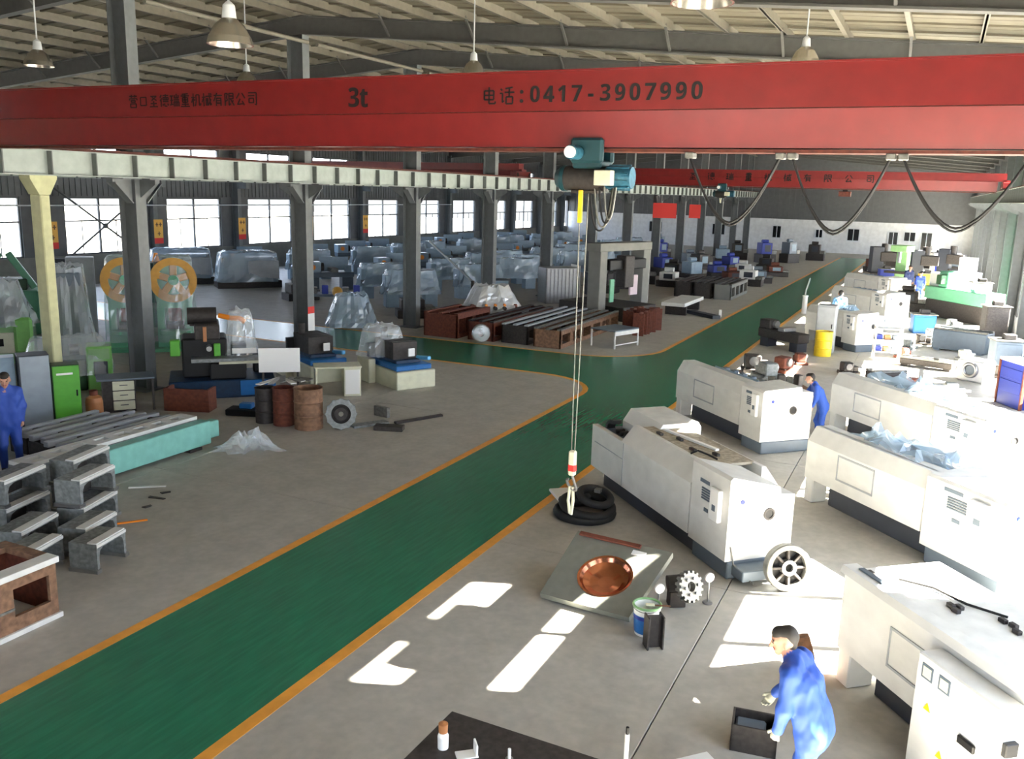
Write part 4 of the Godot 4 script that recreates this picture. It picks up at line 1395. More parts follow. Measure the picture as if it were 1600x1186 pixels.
	PB(t, "upright", Vector3(0.06, 0.012, -0.05), Vector3(0.075, 0.1, 0.05), M.paper, 0.003)
	t = T("scriber", "short white pin standing on the dark table", "pin", Vector3(-2.4, 0.8, -5.2))
	PC(t, "pin", Vector3.ZERO, Vector3(0, 0.09, 0), 0.012, M.paper)
	PC(t, "foot", Vector3.ZERO, Vector3(0, 0.012, 0), 0.03, M.steel)
	t = T("measuring_rod", "upright white rod with a dark tip beside the dark table", "rod", Vector3(-1.86, 0, -6.35))
	PC(t, "rod", Vector3(0, 0.02, 0), Vector3(0, 0.5, 0), 0.02, M.paper)
	PC(t, "tip", Vector3(0, 0.5, 0), Vector3(0, 0.56, 0), 0.014, M.black)
	PC(t, "foot", Vector3.ZERO, Vector3(0, 0.02, 0), 0.09, M.cast_dark)
	st = S()
	b2(st, Vector3(-0.2, 0, -0.2), Vector3(0.2, 0.3, 0.2), 0.01)
	one("white_box", st, M.paper, "white box whose corner shows at the bottom edge beside the rod", "carton", Vector3(-1.26, 0, -6.45), 47)  # plain white box, only its far corner in view
	# castings behind the first two lathes
	casting("gear_casting", "dark gearbox casting in the heap beside the orange line", Vector3(-4.3, 0, -25.4), 20, 1.0, 0)
	casting("gear_casting", "rusty gearbox casting in the heap beside the orange line", Vector3(-3.6, 0, -25.9), 70, 0.9, 1)
	casting("gear_casting", "grey gearbox casting on top of the heap beside the orange line", Vector3(-3.9, 0, -24.6), 130, 0.95, 2)
	t = T("parts_pallet", "pallet of small grey machine parts beside the two far lathes", "pallet", Vector3(-3.2, 0, -23.2), 30)
	PB(t, "deck", Vector3(-0.6, 0.08, -0.45), Vector3(0.6, 0.13, 0.45), M.wood)
	for x in [-0.5, 0.0, 0.5]:
		PB(t, "runner", Vector3(x - 0.06, 0, -0.45), Vector3(x + 0.06, 0.08, 0.45), M.wood)
	for i in 7:
		st = S()
		bx(st, Vector3(-0.45 + 0.15 * i, 0.2 + 0.05 * (i % 3), -0.25 + 0.22 * (i % 3)), Vector3(0.16, 0.14 + 0.1 * (i % 3), 0.2), 0.02, Basis(UP, i * 0.7))
		P(t, "machine_part", st, [M.cast, M.steel_dull, M.cast_dark][i % 3])

func casting(called: String, label: String, at: Vector3, turn: float, s: float, kind: int, group := "") -> Node3D:
	var t := T(called, label, "casting", at, turn, group)
	var m: Material = [M.cast_dark, M.rust_brown, M.cast][kind % 3]
	var st := S()
	b2(st, Vector3(-0.4, 0, -0.28) * s, Vector3(0.4, 0.12, 0.28) * s, 0.02)
	b2(st, Vector3(-0.34, 0.12, -0.2) * s, Vector3(0.1, 0.5, 0.2) * s, 0.03)
	b2(st, Vector3(0.1, 0.12, -0.16) * s, Vector3(0.34, 0.34, 0.16) * s, 0.02)
	P(t, "body", st, m)
	st = S()
	cy(st, Vector3(-0.12, 0.34, 0.2) * s, Vector3(-0.12, 0.34, 0.27) * s, 0.13 * s, -1, 20)
	P(t, "bearing_boss", st, M.steel)
	st = S()
	cy(st, Vector3(0.34, 0.24, 0) * s, Vector3(0.55, 0.24, 0) * s, 0.06 * s, -1, 14)
	P(t, "shaft_stub", st, M.steel)
	st = S()
	for q in [[-0.36, -0.24], [0.36, -0.24], [-0.36, 0.24], [0.36, 0.24]]:
		cy(st, Vector3(q[0], 0.12, q[1]) * s, Vector3(q[0], 0.15, q[1]) * s, 0.025 * s, -1, 8)
	P(t, "bolts", st, M.steel_dull)
	return t

func drum(called: String, label: String, at: Vector3, r: float, h: float, m: Material, open := false, group := "") -> Node3D:
	var t := T(called, label, "drum", at, 0, group)
	var st := S()
	var prof := [Vector2(0, 0), Vector2(r, 0), Vector2(r, h * 0.3), Vector2(r * 1.04, h * 0.33), Vector2(r, h * 0.36), Vector2(r, h * 0.64), Vector2(r * 1.04, h * 0.67), Vector2(r, h * 0.7), Vector2(r, h)]
	if open:
		prof.append_array([Vector2(r * 0.96, h), Vector2(r * 0.96, h * 0.35), Vector2(0, h * 0.35)])
	else:
		prof.append_array([Vector2(r * 0.96, h), Vector2(r * 0.96, h - 0.02), Vector2(0, h - 0.02)])
	la(st, prof, 30)
	P(t, "shell", st, m)
	st = S()
	ring(st, Vector3(0, h, 0), UP, r, 0.012, 30, 7)
	P(t, "rolled_rim", st, m)
	if not open:
		PC(t, "bung", Vector3(r * 0.6, h - 0.02, 0), Vector3(r * 0.6, h, 0), 0.03, M.steel_dull)
	return t

func build_right_far():
	var u := Vector3(0.7071, 0, 0.7071)
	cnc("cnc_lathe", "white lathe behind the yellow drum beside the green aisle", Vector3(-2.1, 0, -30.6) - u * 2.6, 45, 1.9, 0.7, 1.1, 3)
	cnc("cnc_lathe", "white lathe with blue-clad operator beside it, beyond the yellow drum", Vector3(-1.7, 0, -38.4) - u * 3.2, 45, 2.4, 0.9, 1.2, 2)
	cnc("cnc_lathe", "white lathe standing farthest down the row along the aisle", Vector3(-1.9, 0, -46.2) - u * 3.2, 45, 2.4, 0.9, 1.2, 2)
	drum("oil_drum", "yellow oil drum standing at the corner of a grey cabinet", Vector3(-2.95, 0, -29.35), 0.26, 0.78, M.yellow)
	var t := T("grey_cabinet", "plain grey control cabinet right behind the yellow drum", "cabinet", Vector3(-3.0, 0, -30.2), 0)
	PB(t, "body", Vector3(-0.3, 0, -0.25), Vector3(0.3, 1.55, 0.25), M.machine_grey, 0.015)
	PB(t, "door", Vector3(-0.27, 0.1, 0.25), Vector3(0.27, 1.5, 0.265), M.machine_grey)
	PB(t, "handle", Vector3(0.18, 0.8, 0.265), Vector3(0.21, 0.95, 0.29), M.black)
	# dark old lathe bed beside the aisle
	t = T("old_lathe", "dark oily lathe bed with small bright parts beside the orange line", "lathe", Vector3(-4.3, 0, -30.0), -35)
	PB(t, "bed", Vector3(-0.9, 0.3, -0.25), Vector3(0.9, 0.6, 0.25), M.cast_dark, 0.02)
	for x in [-0.8, 0.5]:
		PB(t, "pedestal", Vector3(x, 0, -0.22), Vector3(x + 0.35, 0.3, 0.22), M.navy)
	PB(t, "headstock", Vector3(-0.9, 0.6, -0.22), Vector3(-0.4, 0.9, 0.22), M.cast_dark, 0.03)
	PB(t, "carriage", Vector3(0.0, 0.6, -0.28), Vector3(0.3, 0.74, 0.28), M.steel, 0.02)
	PC(t, "chuck", Vector3(-0.4, 0.76, 0), Vector3(-0.28, 0.76, 0), 0.12, M.steel)
	# trolley with shelves
	t = T("tool_trolley", "white shelf trolley loaded with small blue and brown boxes", "trolley", Vector3(-1.1, 0, -29.8), 10)
	for y in [0.25, 0.62, 0.98]:
		PB(t, "shelf", Vector3(-0.4, y, -0.25), Vector3(0.4, y + 0.03, 0.25), M.paper, 0.004)
	for q in [[-0.4, -0.25], [0.36, -0.25], [-0.4, 0.21], [0.36, 0.21]]:
		PB(t, "post", Vector3(q[0], 0, q[1]), Vector3(q[0] + 0.04, 1.2, q[1] + 0.04), M.paper, 0.003)
	for i in 6:
		PB(t, "parts_box", Vector3(-0.35 + (i % 3) * 0.24, 0.28 + 0.37 * (i / 3), -0.15), Vector3(-0.16 + (i % 3) * 0.24, 0.42 + 0.37 * (i / 3), 0.12), [M.royal, M.tan, M.slate][i % 3])
	# row of pieces along the sunny wall
	t = T("planer", "long green planing machine with dark table in front of the sunny wall", "machine", Vector3(1.2, 0, -42.2), -50)
	PB(t, "base", Vector3(-1.7, 0, -0.45), Vector3(1.7, 0.75, 0.45), M.cast_dark, 0.02)
	PB(t, "table", Vector3(-1.8, 0.75, -0.5), Vector3(1.8, 1.3, 0.5), M.press_green, 0.03)
	PB(t, "column", Vector3(-1.1, 1.3, -0.4), Vector3(-0.55, 2.0, 0.4), M.press_green, 0.03)
	PB(t, "head", Vector3(-0.9, 1.45, 0.4), Vector3(-0.6, 1.85, 0.7), M.dark_green, 0.02)
	PB(t, "control_panel", Vector3(-1.9, 1.3, 0.1), Vector3(-1.3, 1.85, 0.2), M.paper)
	t = T("milling_machine", "tall pale green column milling machine far down the sunny bay", "machine", Vector3(-1.7, 0, -53.8), -20)
	PB(t, "base", Vector3(-0.5, 0, -0.4), Vector3(0.5, 0.35, 0.7), M.pale_green, 0.02)
	PB(t, "column", Vector3(-0.3, 0.35, -0.35), Vector3(0.3, 2.2, 0.15), M.pale_green, 0.03)
	PB(t, "ram", Vector3(-0.45, 2.2, -0.4), Vector3(0.45, 2.55, 0.7), M.pale_green, 0.03)
	PB(t, "table", Vector3(-0.7, 1.0, 0.15), Vector3(0.7, 1.12, 0.65), M.cast_dark)
	PC(t, "spindle", Vector3(0, 1.6, 0.45), Vector3(0, 2.2, 0.45), 0.1, M.steel)
	for q in [[1.1, -33.0, -20, M.slate, 1.7, 0.76, 0.8, "wide grey box-shaped bed casting in the sunny bay"], [-0.9, -26.2, 40, M.cast_dark, 1.0, 0.32, 0.5, "low dark bed casting on the sunlit floor"], [0.1, -29.0, -15, M.cast_dark, 1.5, 0.3, 0.4, "long low dark bed casting on the sunlit floor near the flanged housing"]]:
		t = T("bed_casting", q[7], "casting", Vector3(q[0], 0, q[1]), q[2])
		var l: float = q[4]
		var h: float = q[5]
		var d: float = q[6]
		PB(t, "body", Vector3(-l / 2, 0.06, -d / 2), Vector3(l / 2, h - 0.06, d / 2), q[3], 0.02)
		for s in [-1.0, 1.0]:
			PB(t, "slideway", Vector3(-l / 2, h - 0.06, s * d * 0.35 - 0.06), Vector3(l / 2, h, s * d * 0.35 + 0.06), M.steel_dull, 0.006)
			PB(t, "foot", Vector3(s * l * 0.4 - 0.1, 0, -d / 2), Vector3(s * l * 0.4 + 0.1, 0.07, d / 2), q[3], 0.006)
	t = T("flanged_housing", "white housing with a round flange standing on the sunlit floor", "housing", Vector3(1.35, 0, -27.6), -30)
	PB(t, "body", Vector3(-0.4, 0, -0.3), Vector3(0.4, 0.62, 0.3), M.machine_white, 0.05)
	st_ring(t, "flange", Vector3(0, 0.34, 0.31), Vector3(0, 0, 1), 0.18, 0.05, M.steel)
	PC(t, "bore", Vector3(0, 0.34, 0.29), Vector3(0, 0.34, 0.31), 0.14, M.slate)
	t = T("tool_cabinet", "dark blue tool cabinet with a reddish frame against the sunny wall", "cabinet", Vector3(2.2, 0, -24.6), -60)
	PB(t, "body", Vector3(-0.45, 0, -0.25), Vector3(0.45, 1.1, 0.25), M.royal, 0.01)
	PB(t, "frame", Vector3(-0.5, 1.1, -0.28), Vector3(0.5, 1.16, 0.28), M.paper)
	for x in [-0.5, 0.45]:
		PB(t, "side_post", Vector3(x, 0, 0.2), Vector3(x + 0.05, 1.12, 0.28), M.rust_brown)
	PB(t, "drawer", Vector3(-0.4, 0.7, 0.25), Vector3(0.4, 0.95, 0.265), M.royal)
	PB(t, "drawer", Vector3(-0.4, 0.35, 0.25), Vector3(0.4, 0.65, 0.265), M.royal)
	t = T("white_locker", "tall white cabinet far down the sunny bay", "cabinet", Vector3(1.5, 0, -50.9), -10)
	PB(t, "body", Vector3(-0.4, 0, -0.3), Vector3(0.4, 2.2, 0.3), M.paper, 0.01)
	PB(t, "door", Vector3(-0.37, 0.1, 0.3), Vector3(-0.01, 2.1, 0.315), M.paper)
	PB(t, "door", Vector3(0.01, 0.1, 0.3), Vector3(0.37, 2.1, 0.315), M.paper)
	for q in [[-0.6, -58.5, 10, "dark machine with a bulky head behind the green column machine"], [0.9, -61.5, -15, "dark machine with a bulky head beyond the tall white cabinet"], [-3.0, -60.5, 20, "dark machine with a bulky head beside the far end of the aisle"]]:
		t = T("boring_machine", q[3], "machine", Vector3(q[0], 0, q[1]), q[2])
		PB(t, "base", Vector3(-0.9, 0, -0.5), Vector3(0.9, 0.5, 0.6), M.cast_dark, 0.02)
		PB(t, "column", Vector3(-0.8, 0.5, -0.4), Vector3(-0.1, 2.1, 0.3), M.navy, 0.03)
		PB(t, "head", Vector3(-0.3, 1.2, -0.35), Vector3(0.7, 1.8, 0.35), M.cast_dark, 0.04)
		PC(t, "motor", Vector3(0.0, 1.8, 0), Vector3(0.0, 2.3, 0), 0.2, M.cast_dark)
		PB(t, "table", Vector3(-0.1, 0.5, -0.4), Vector3(0.9, 0.85, 0.55), M.steel_dull, 0.02)
	for q in [[2.2, -37.0, 1.2, M.cast_dark], [2.2, -30.0, 0.9, M.slate], [-0.2, -37.0, 0.7, M.blue], [2.0, -46.5, 1.3, M.machine_white], [0.6, -46.8, 1.0, M.cast_dark], [-0.4, -56.0, 0.9, M.yellow], [-2.6, -56.5, 1.0, M.royal], [0.1, -66.0, 1.6, M.machine_white], [-2.2, -68.0, 1.4, M.machine_grey]]:
		var nm: String = {M.cast_dark: "dark", M.slate: "slate grey", M.blue: "blue", M.machine_white: "white", M.yellow: "yellow", M.royal: "dark blue", M.machine_grey: "light grey"}[q[3]]
		t = T("workshop_cabinet", "%s workshop cabinet about %s high among the machines of the sunny bay" % [nm, {0.7: "knee", 0.9: "hip", 1.0: "waist", 1.2: "chest", 1.3: "chest", 1.4: "shoulder", 1.6: "head"}[q[2]]], "cabinet", Vector3(q[0], 0, q[1]), 15)
		PB(t, "body", Vector3(-0.4, 0, -0.3), Vector3(0.4, q[2], 0.3), q[3], 0.02)
		PB(t, "worktop", Vector3(-0.45, q[2], -0.35), Vector3(0.45, q[2] + 0.04, 0.35), M.steel_dull)
		PB(t, "door", Vector3(-0.36, 0.1, 0.3), Vector3(0.36, q[2] - 0.08, 0.315), q[3])
		PB(t, "vice", Vector3(-0.15, q[2] + 0.04, -0.1), Vector3(0.2, q[2] + 0.2, 0.15), M.cast_dark, 0.02)
	# loose castings strewn in the sun
	var i := 0
	for q in [[-1.9, -26.6, 30], [-0.2, -25.2, 80], [0.8, -25.0, 10], [2.0, -28.6, 140], [-0.6, -30.5, 60], [0.2, -35.6, 20], [1.6, -36.5, 100], [-3.4, -27.4, 120], [1.2, -31.2, 50], [-0.1, -33.9, 15], [2.3, -34.6, 80], [0.9, -39.2, 35], [-1.9, -42.8, 10], [2.3, -38.9, 60], [-0.5, -32.6, 70], [0.6, -24.2, 120]]:
		casting("loose_casting", ["dark", "rusty", "grey"][i % 3] + " small casting lying on the floor of the sunny bay", Vector3(q[0], 0, q[1]), q[2], 0.7, i, "castings on the floor of the sunny bay")
		i += 1
	var st := S()
	tb(st, [Vector3(-5.12, 0.04, -41.0), Vector3(-6.2, 0.04, -50.0), Vector3(-7.0, 0.04, -58.0)], 0.04, 8)
	one("white_strip", st, M.paper, "long white strip lying along the green aisle", "pipe")  # thin white tube following the pale streak beside the aisle
	t = T("white_bollard", "short white bollard at the near end of the white strip", "bollard", Vector3(-4.95, 0, -40.0))
	PC(t, "post", Vector3.ZERO, Vector3(0, 0.75, 0), 0.11, M.paper)
	PC(t, "cap", Vector3(0, 0.75, 0), Vector3(0, 0.8, 0), 0.13, M.paper)

func st_ring(t: Node, called: String, c: Vector3, ax: Vector3, R: float, r: float, m: Material):
	var st := S()
	ring(st, c, ax, R, r)
	P(t, called, st, m)

# ------------------------------------------------------------ left front
func build_left_front():
	# rusty welded box with machined white flanges
	var t := T("welded_box", "rusty brown welded box with white machined flanges and a square opening", "weldment", Vector3(-8.53, 0, -6.16))
	var st := S()
	var y0 := 0.06
	var y1 := 0.66
	# side facing the aisle, with a rectangular opening
	b2(st, Vector3(-0.05, y0, 0), Vector3(0, y1, 0.09))
	b2(st, Vector3(-0.05, y0, 0.52), Vector3(0, y1, 2.0))
	b2(st, Vector3(-0.05, y0, 0.09), Vector3(0, 0.22, 0.52))
	b2(st, Vector3(-0.05, 0.54, 0.09), Vector3(0, y1, 0.52))
	P(t, "side_plate", st, M.rust_tan)
	PB(t, "weld_seam", Vector3(0, 0.3, 0.52), Vector3(0.008, 0.33, 2.0), M.steel_dull, 0.0)
	PB(t, "end_plate", Vector3(-0.8, y0, 0), Vector3(-0.05, y1, 0.05), M.rust_brown, 0.004)
	PB(t, "end_plate", Vector3(-0.8, y0, 1.95), Vector3(-0.05, y1, 2.0), M.rust_brown, 0.004)
	PB(t, "back_plate", Vector3(-0.85, y0, 0), Vector3(-0.8, y1, 2.0), M.rust_brown, 0.004)
	PB(t, "bottom_flange", Vector3(-0.88, 0, -0.03), Vector3(0.03, 0.06, 2.03), M.machine_white, 0.004)
	for q in [[-0.16, -0.03, 0.03, 2.03], [-0.88, -0.03, -0.7, 2.03], [-0.7, -0.03, -0.16, 0.1]]:
		PB(t, "top_flange", Vector3(q[0], y1, q[1]), Vector3(q[2], y1 + 0.07, q[3]), M.machine_white if q[2] > 0.0 else M.rust_tan, 0.004)
	PB(t, "inner_rib", Vector3(-0.8, y0, 0.9), Vector3(-0.05, 0.5, 0.94), M.rust_brown, 0.004)
	# rows of arched saddle castings
	var proto: Node3D = null
	var spots := [[-9.36, -7.38, 1, 0.85], [-9.93, -7.7, 1, 1.0], [-10.6, -8.25, 1, 1.2], [-11.45, -8.85, 1, 1.3], [-9.85, -6.82, 0, 0.9], [-10.55, -7.25, 0, 1.1], [-11.45, -7.75, 0, 1.25]]
	for i in spots.size():
		var q: Array = spots[i]
		var lbl := "grey arched saddle casting in the row nearer the aqua bed casting" if q[2] == 1 else "grey arched saddle casting in the row behind the rusty welded box"
		var o: Node3D
		if proto == null:
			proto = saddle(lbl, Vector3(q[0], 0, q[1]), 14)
			o = proto
		else:
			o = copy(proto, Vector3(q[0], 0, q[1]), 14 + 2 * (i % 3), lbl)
		o.scale = Vector3(1, 1, q[3])
	for q in [[-10.62, -8.25, 1.15], [-11.47, -8.85, 1.25], [-11.47, -7.75, 1.2]]:
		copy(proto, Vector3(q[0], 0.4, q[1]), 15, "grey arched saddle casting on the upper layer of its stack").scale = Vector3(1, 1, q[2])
	# large rounded tank-like casting
	t = T("arched_housing", "large dark brown housing with a rounded arch, behind the saddle castings", "housing", Vector3(-13.0, 0, -7.4), 14)
	st = S()
	var pts := []
	for i in 15:
		var a := PI * i / 14
		pts.append(Vector2(cos(a) * 0.75, 0.55 + sin(a) * 0.5))
	for i in 15:
		var a := PI - PI * i / 14
		pts.append(Vector2(cos(a) * 0.68, 0.55 + sin(a) * 0.43))
	pr(st, pts, -0.6, 0.5, zy())
	P(t, "arch", st, M.cast_dark)
	for s in [-1.0, 1.0]:
		PB(t, "cheek", Vector3(-0.6, 0, s * 0.715 - 0.035), Vector3(0.5, 0.56, s * 0.715 + 0.035), M.cast_dark, 0.004)
	PB(t, "back_wall", Vector3(-0.6, 0, -0.68), Vector3(-0.55, 0.9, 0.68), M.cast_dark, 0.004)
	PB(t, "sill", Vector3(-0.6, 0, -0.8), Vector3(0.56, 0.1, 0.8), M.cast, 0.01)
	PC(t, "bright_fitting", Vector3(-0.3, 0.45, -0.1), Vector3(0.2, 0.45, -0.1), 0.12, M.steel)
	# bed castings lying side by side along the hall
	t = T("bed_casting", "aqua-painted machine bed casting lying on the floor", "casting", Vector3(-11.95, 0, -12.3))
	PB(t, "body", Vector3(-0.26, 0.06, 0.25), Vector3(0, 0.5, 2.9), M.aqua, 0.015)
	PB(t, "nose", Vector3(-0.24, 0.14, 0.0), Vector3(-0.03, 0.46, 0.25), M.aqua, 0.02)
	for z in [0.5, 2.5]:
		PB(t, "foot", Vector3(-0.28, 0, z), Vector3(0.02, 0.06, z + 0.3), M.cast_dark)
	t = T("slotted_bed", "long pale lathe bed with a row of dark slots in its top", "casting", Vector3(-12.24, 0, -12.0))
	for q in [[-0.42, 0.0, -0.35, 3.5], [-0.07, 0.0, 0.0, 3.5], [-0.35, 0.0, -0.07, 0.06], [-0.35, 3.44, -0.07, 3.5]]:
		PB(t, "wall", Vector3(q[0], 0.0, q[1]), Vector3(q[2], 0.5, q[3]), M.cast, 0.004)
	st = S()
	# top plate with eight slots
	b2(st, Vector3(-0.42, 0.5, 0), Vector3(-0.29, 0.56, 3.5))
	b2(st, Vector3(-0.12, 0.5, 0), Vector3(0.0, 0.56, 3.5))
	for i in 9:
		b2(st, Vector3(-0.29, 0.5, i * 0.415), Vector3(-0.12, 0.56, 0.18 + i * 0.415))
	P(t, "slotted_top", st, M.machine_white)
	PB(t, "bottom", Vector3(-0.35, 0.0, 0.06), Vector3(-0.07, 0.05, 3.44), M.cast, 0.0)
	for q in [[-12.85, -11.95, 2.4, 0.52, M.steel_dull, "grey twin-rail bed lying behind the slotted bed"], [-13.5, -11.95, 2.2, 0.48, M.cast_dark, "dark twin-rail bed lying second behind the slotted bed"], [-14.2, -11.7, 1.8, 0.44, M.steel_dull, "short grey twin-rail bed in front of the grey cabinets"]]:
		t = T("rail_bed", q[5], "casting", Vector3(q[0], 0, q[1]))
		var l: float = q[2]
		var h: float = q[3]
		PB(t, "body", Vector3(-0.45, 0.04, 0), Vector3(0, h - 0.1, l), M.cast_dark, 0.01)
		for x in [-0.42, -0.12]:
			PB(t, "rail", Vector3(x, h - 0.1, 0), Vector3(x + 0.12, h, l), M.machine_grey, 0.01)
		for k in 3:
			PB(t, "cross_rib", Vector3(-0.44, h - 0.12, 0.2 + k * l * 0.32), Vector3(-0.01, h - 0.04, 0.3 + k * l * 0.32), M.cast_dark)
	# steel strips leaning off the castings
	st = S()
	bar(st, Vector3(-10.9, 0.02, -9.95), Vector3(-11.35, 0.02, -9.6), 0.06, 0.02)
	one("steel_strip", st, M.machine_white, "pale steel strip lying on the floor in front of the aqua casting", "steel strip")
	st = S()
	bar(st, Vector3(-10.0, 0.012, -8.75), Vector3(-10.35, 0.012, -8.3), 0.035, 0.02)
	one("orange_stick", st, M.orange, "short orange stick on the floor beside the saddle castings", "stick")
	for q in [[-10.7, -9.75, 60, 0.16], [-10.62, -9.5, 10, 0.3], [-10.45, -9.15, 80, 0.14]]:
		st = S()
		pr(st, [Vector2(-q[3] * 0.5, -0.03), Vector2(q[3] * 0.5, -0.015), Vector2(q[3] * 0.45, 0.03), Vector2(-q[3] * 0.4, 0.045)], 0.0, 0.015, xz())
		one("metal_scrap", st, M.cast_dark, "thin dark scrap of metal on the bare floor before the aqua casting", "scrap", Vector3(q[0], 0, q[1]), q[2], "dark scraps on the floor")
	st = S()
	film(st, Vector2(0.25, 0.2), Vector2(0.5, 0.32), 0.22, 0.01, 11, 0.5, 26, 7)
	one("crumpled_film", st, M.film, "crumpled clear plastic film on the floor at the nose of the aqua casting", "plastic film", Vector3(-11.25, 0, -12.25), 30)
	# cabinets
	t = T("steel_cabinet", "pale blue-grey steel cabinet behind the person in blue", "cabinet", Vector3(-16.35, 0, -10.75), 56)
	PB(t, "body", Vector3(-0.45, 0, -0.4), Vector3(0.45, 1.42, 0.0), M.ice, 0.008)
	PB(t, "door", Vector3(-0.42, 0.06, 0.0), Vector3(0.42, 1.38, 0.015), M.ice)
	t = T("steel_cabinet", "dull grey steel cabinet with a dark side beside the green locker", "cabinet", Vector3(-15.8, 0, -11.32), 60)
	PB(t, "body", Vector3(-0.28, 0, -0.45), Vector3(0.28, 1.46, 0.0), M.navy, 0.008)
	PB(t, "door", Vector3(-0.25, 0.03, 0.0), Vector3(0.27, 1.44, 0.015), M.grey_cab)
	t = T("green_locker", "bright green upright locker with a white label slot", "locker", Vector3(-15.6, 0, -11.85), 58)
	PB(t, "body", Vector3(-0.26, 0, -0.38), Vector3(0.26, 1.2, 0.0), M.dark_green, 0.01)
	var dr := PB(t, "door", Vector3(-0.24, 0.04, 0.0), Vector3(0.25, 1.18, 0.02), M.leaf_green)
	PB(dr, "label_slot", Vector3(-0.17, 1.0, 0.02), Vector3(0.13, 1.04, 0.028), M.paper, 0.0)
	PB(dr, "handle", Vector3(0.17, 0.55, 0.02), Vector3(0.2, 0.68, 0.045), M.black)
	t = T("gas_cylinder", "squat tan gas cylinder beside the green locker", "cylinder", Vector3(-15.45, 0, -12.35))
	st = S()
	la(st, [Vector2(0, 0), Vector2(0.15, 0.0), Vector2(0.17, 0.05), Vector2(0.17, 0.36), Vector2(0.15, 0.45), Vector2(0.08, 0.5), Vector2(0.06, 0.5)], 26)
	P(t, "shell", st, M.tan)
	st = S()
	la(st, [Vector2(0.08, 0.49), Vector2(0.085, 0.6), Vector2(0.07, 0.6), Vector2(0.0, 0.56)], 20)
	P(t, "collar", st, M.rust_brown)
	t = T("drawer_desk", "dark workbench with three white drawers beside the gas cylinder", "desk", Vector3(-15.45, 0, -12.95), 52)
	PB(t, "carcass", Vector3(-0.3, 0, -0.55), Vector3(0.35, 0.7, 0.0), M.cast_dark, 0.006)
	for i in 3:
		var d := PB(t, "drawer", Vector3(-0.1, 0.05 + i * 0.215, 0.0), Vector3(0.33, 0.245 + i * 0.215, 0.02), M.cream)
		PB(d, "handle", Vector3(0.04, 0.15 + i * 0.215, 0.02), Vector3(0.2, 0.17 + i * 0.215, 0.035), M.steel_dull, 0.0)
	PB(t, "worktop", Vector3(-0.4, 0.7, -0.6), Vector3(0.75, 0.74, 0.06), M.slate, 0.005)
	PB(t, "leg", Vector3(0.68, 0, -0.05), Vector3(0.73, 0.7, 0.02), M.cast_dark)
	st = S()
	b2(st, Vector3(-0.5, 0, -0.03), Vector3(0.5, 0.5, 0.03), 0.004)
	b2(st, Vector3(-0.5, 0, -0.4), Vector3(-0.44, 0.5, -0.03), 0.004)
	b2(st, Vector3(0.44, 0, -0.4), Vector3(0.5, 0.5, -0.03), 0.004)
	one("rusty_skip", st, M.rust_brown, "low rusty steel bin at the foot of the dark column", "bin", Vector3(-14.3, 0, -13.75), 22)

func saddle(label: String, at: Vector3, turn: float) -> Node3D:
	var t := T("saddle_casting", label, "casting", at, turn, "grey saddle castings stacked on the floor")
	t.set_meta("base_name", "saddle_casting")
	var st := S()
	# arch in the (z, y) plane, open towards the aisle
	var p := [Vector2(-0.34, 0), Vector2(-0.34, 0.38), Vector2(0.34, 0.38), Vector2(0.34, 0), Vector2(0.29, 0), Vector2(0.29, 0.22), Vector2(0.26, 0.29), Vector2(0.19, 0.32), Vector2(-0.19, 0.32), Vector2(-0.26, 0.29), Vector2(-0.29, 0.22), Vector2(-0.29, 0)]
	pr(st, p, -0.2, 0.2, zy())
	P(t, "arch", st, M.cast)
	PB(t, "darkened_web", Vector3(-0.2, 0.02, -0.29), Vector3(-0.16, 0.33, 0.29), M.cast_dark, 0.003)  # darker colour paints the shade inside the arch
	for s in [-1.0, 1.0]:
		PB(t, "machined_foot", Vector3(-0.2, 0, s * 0.33 - 0.05), Vector3(0.22, 0.05, s * 0.33 + 0.05), M.steel, 0.004)
	PB(t, "machined_edge", Vector3(0.2, 0.34, -0.34), Vector3(0.212, 0.38, 0.34), M.machine_white, 0.002)
	PB(t, "machined_pad", Vector3(0.06, 0.38, -0.33), Vector3(0.2, 0.4, 0.33), M.machine_white, 0.003)
	return t

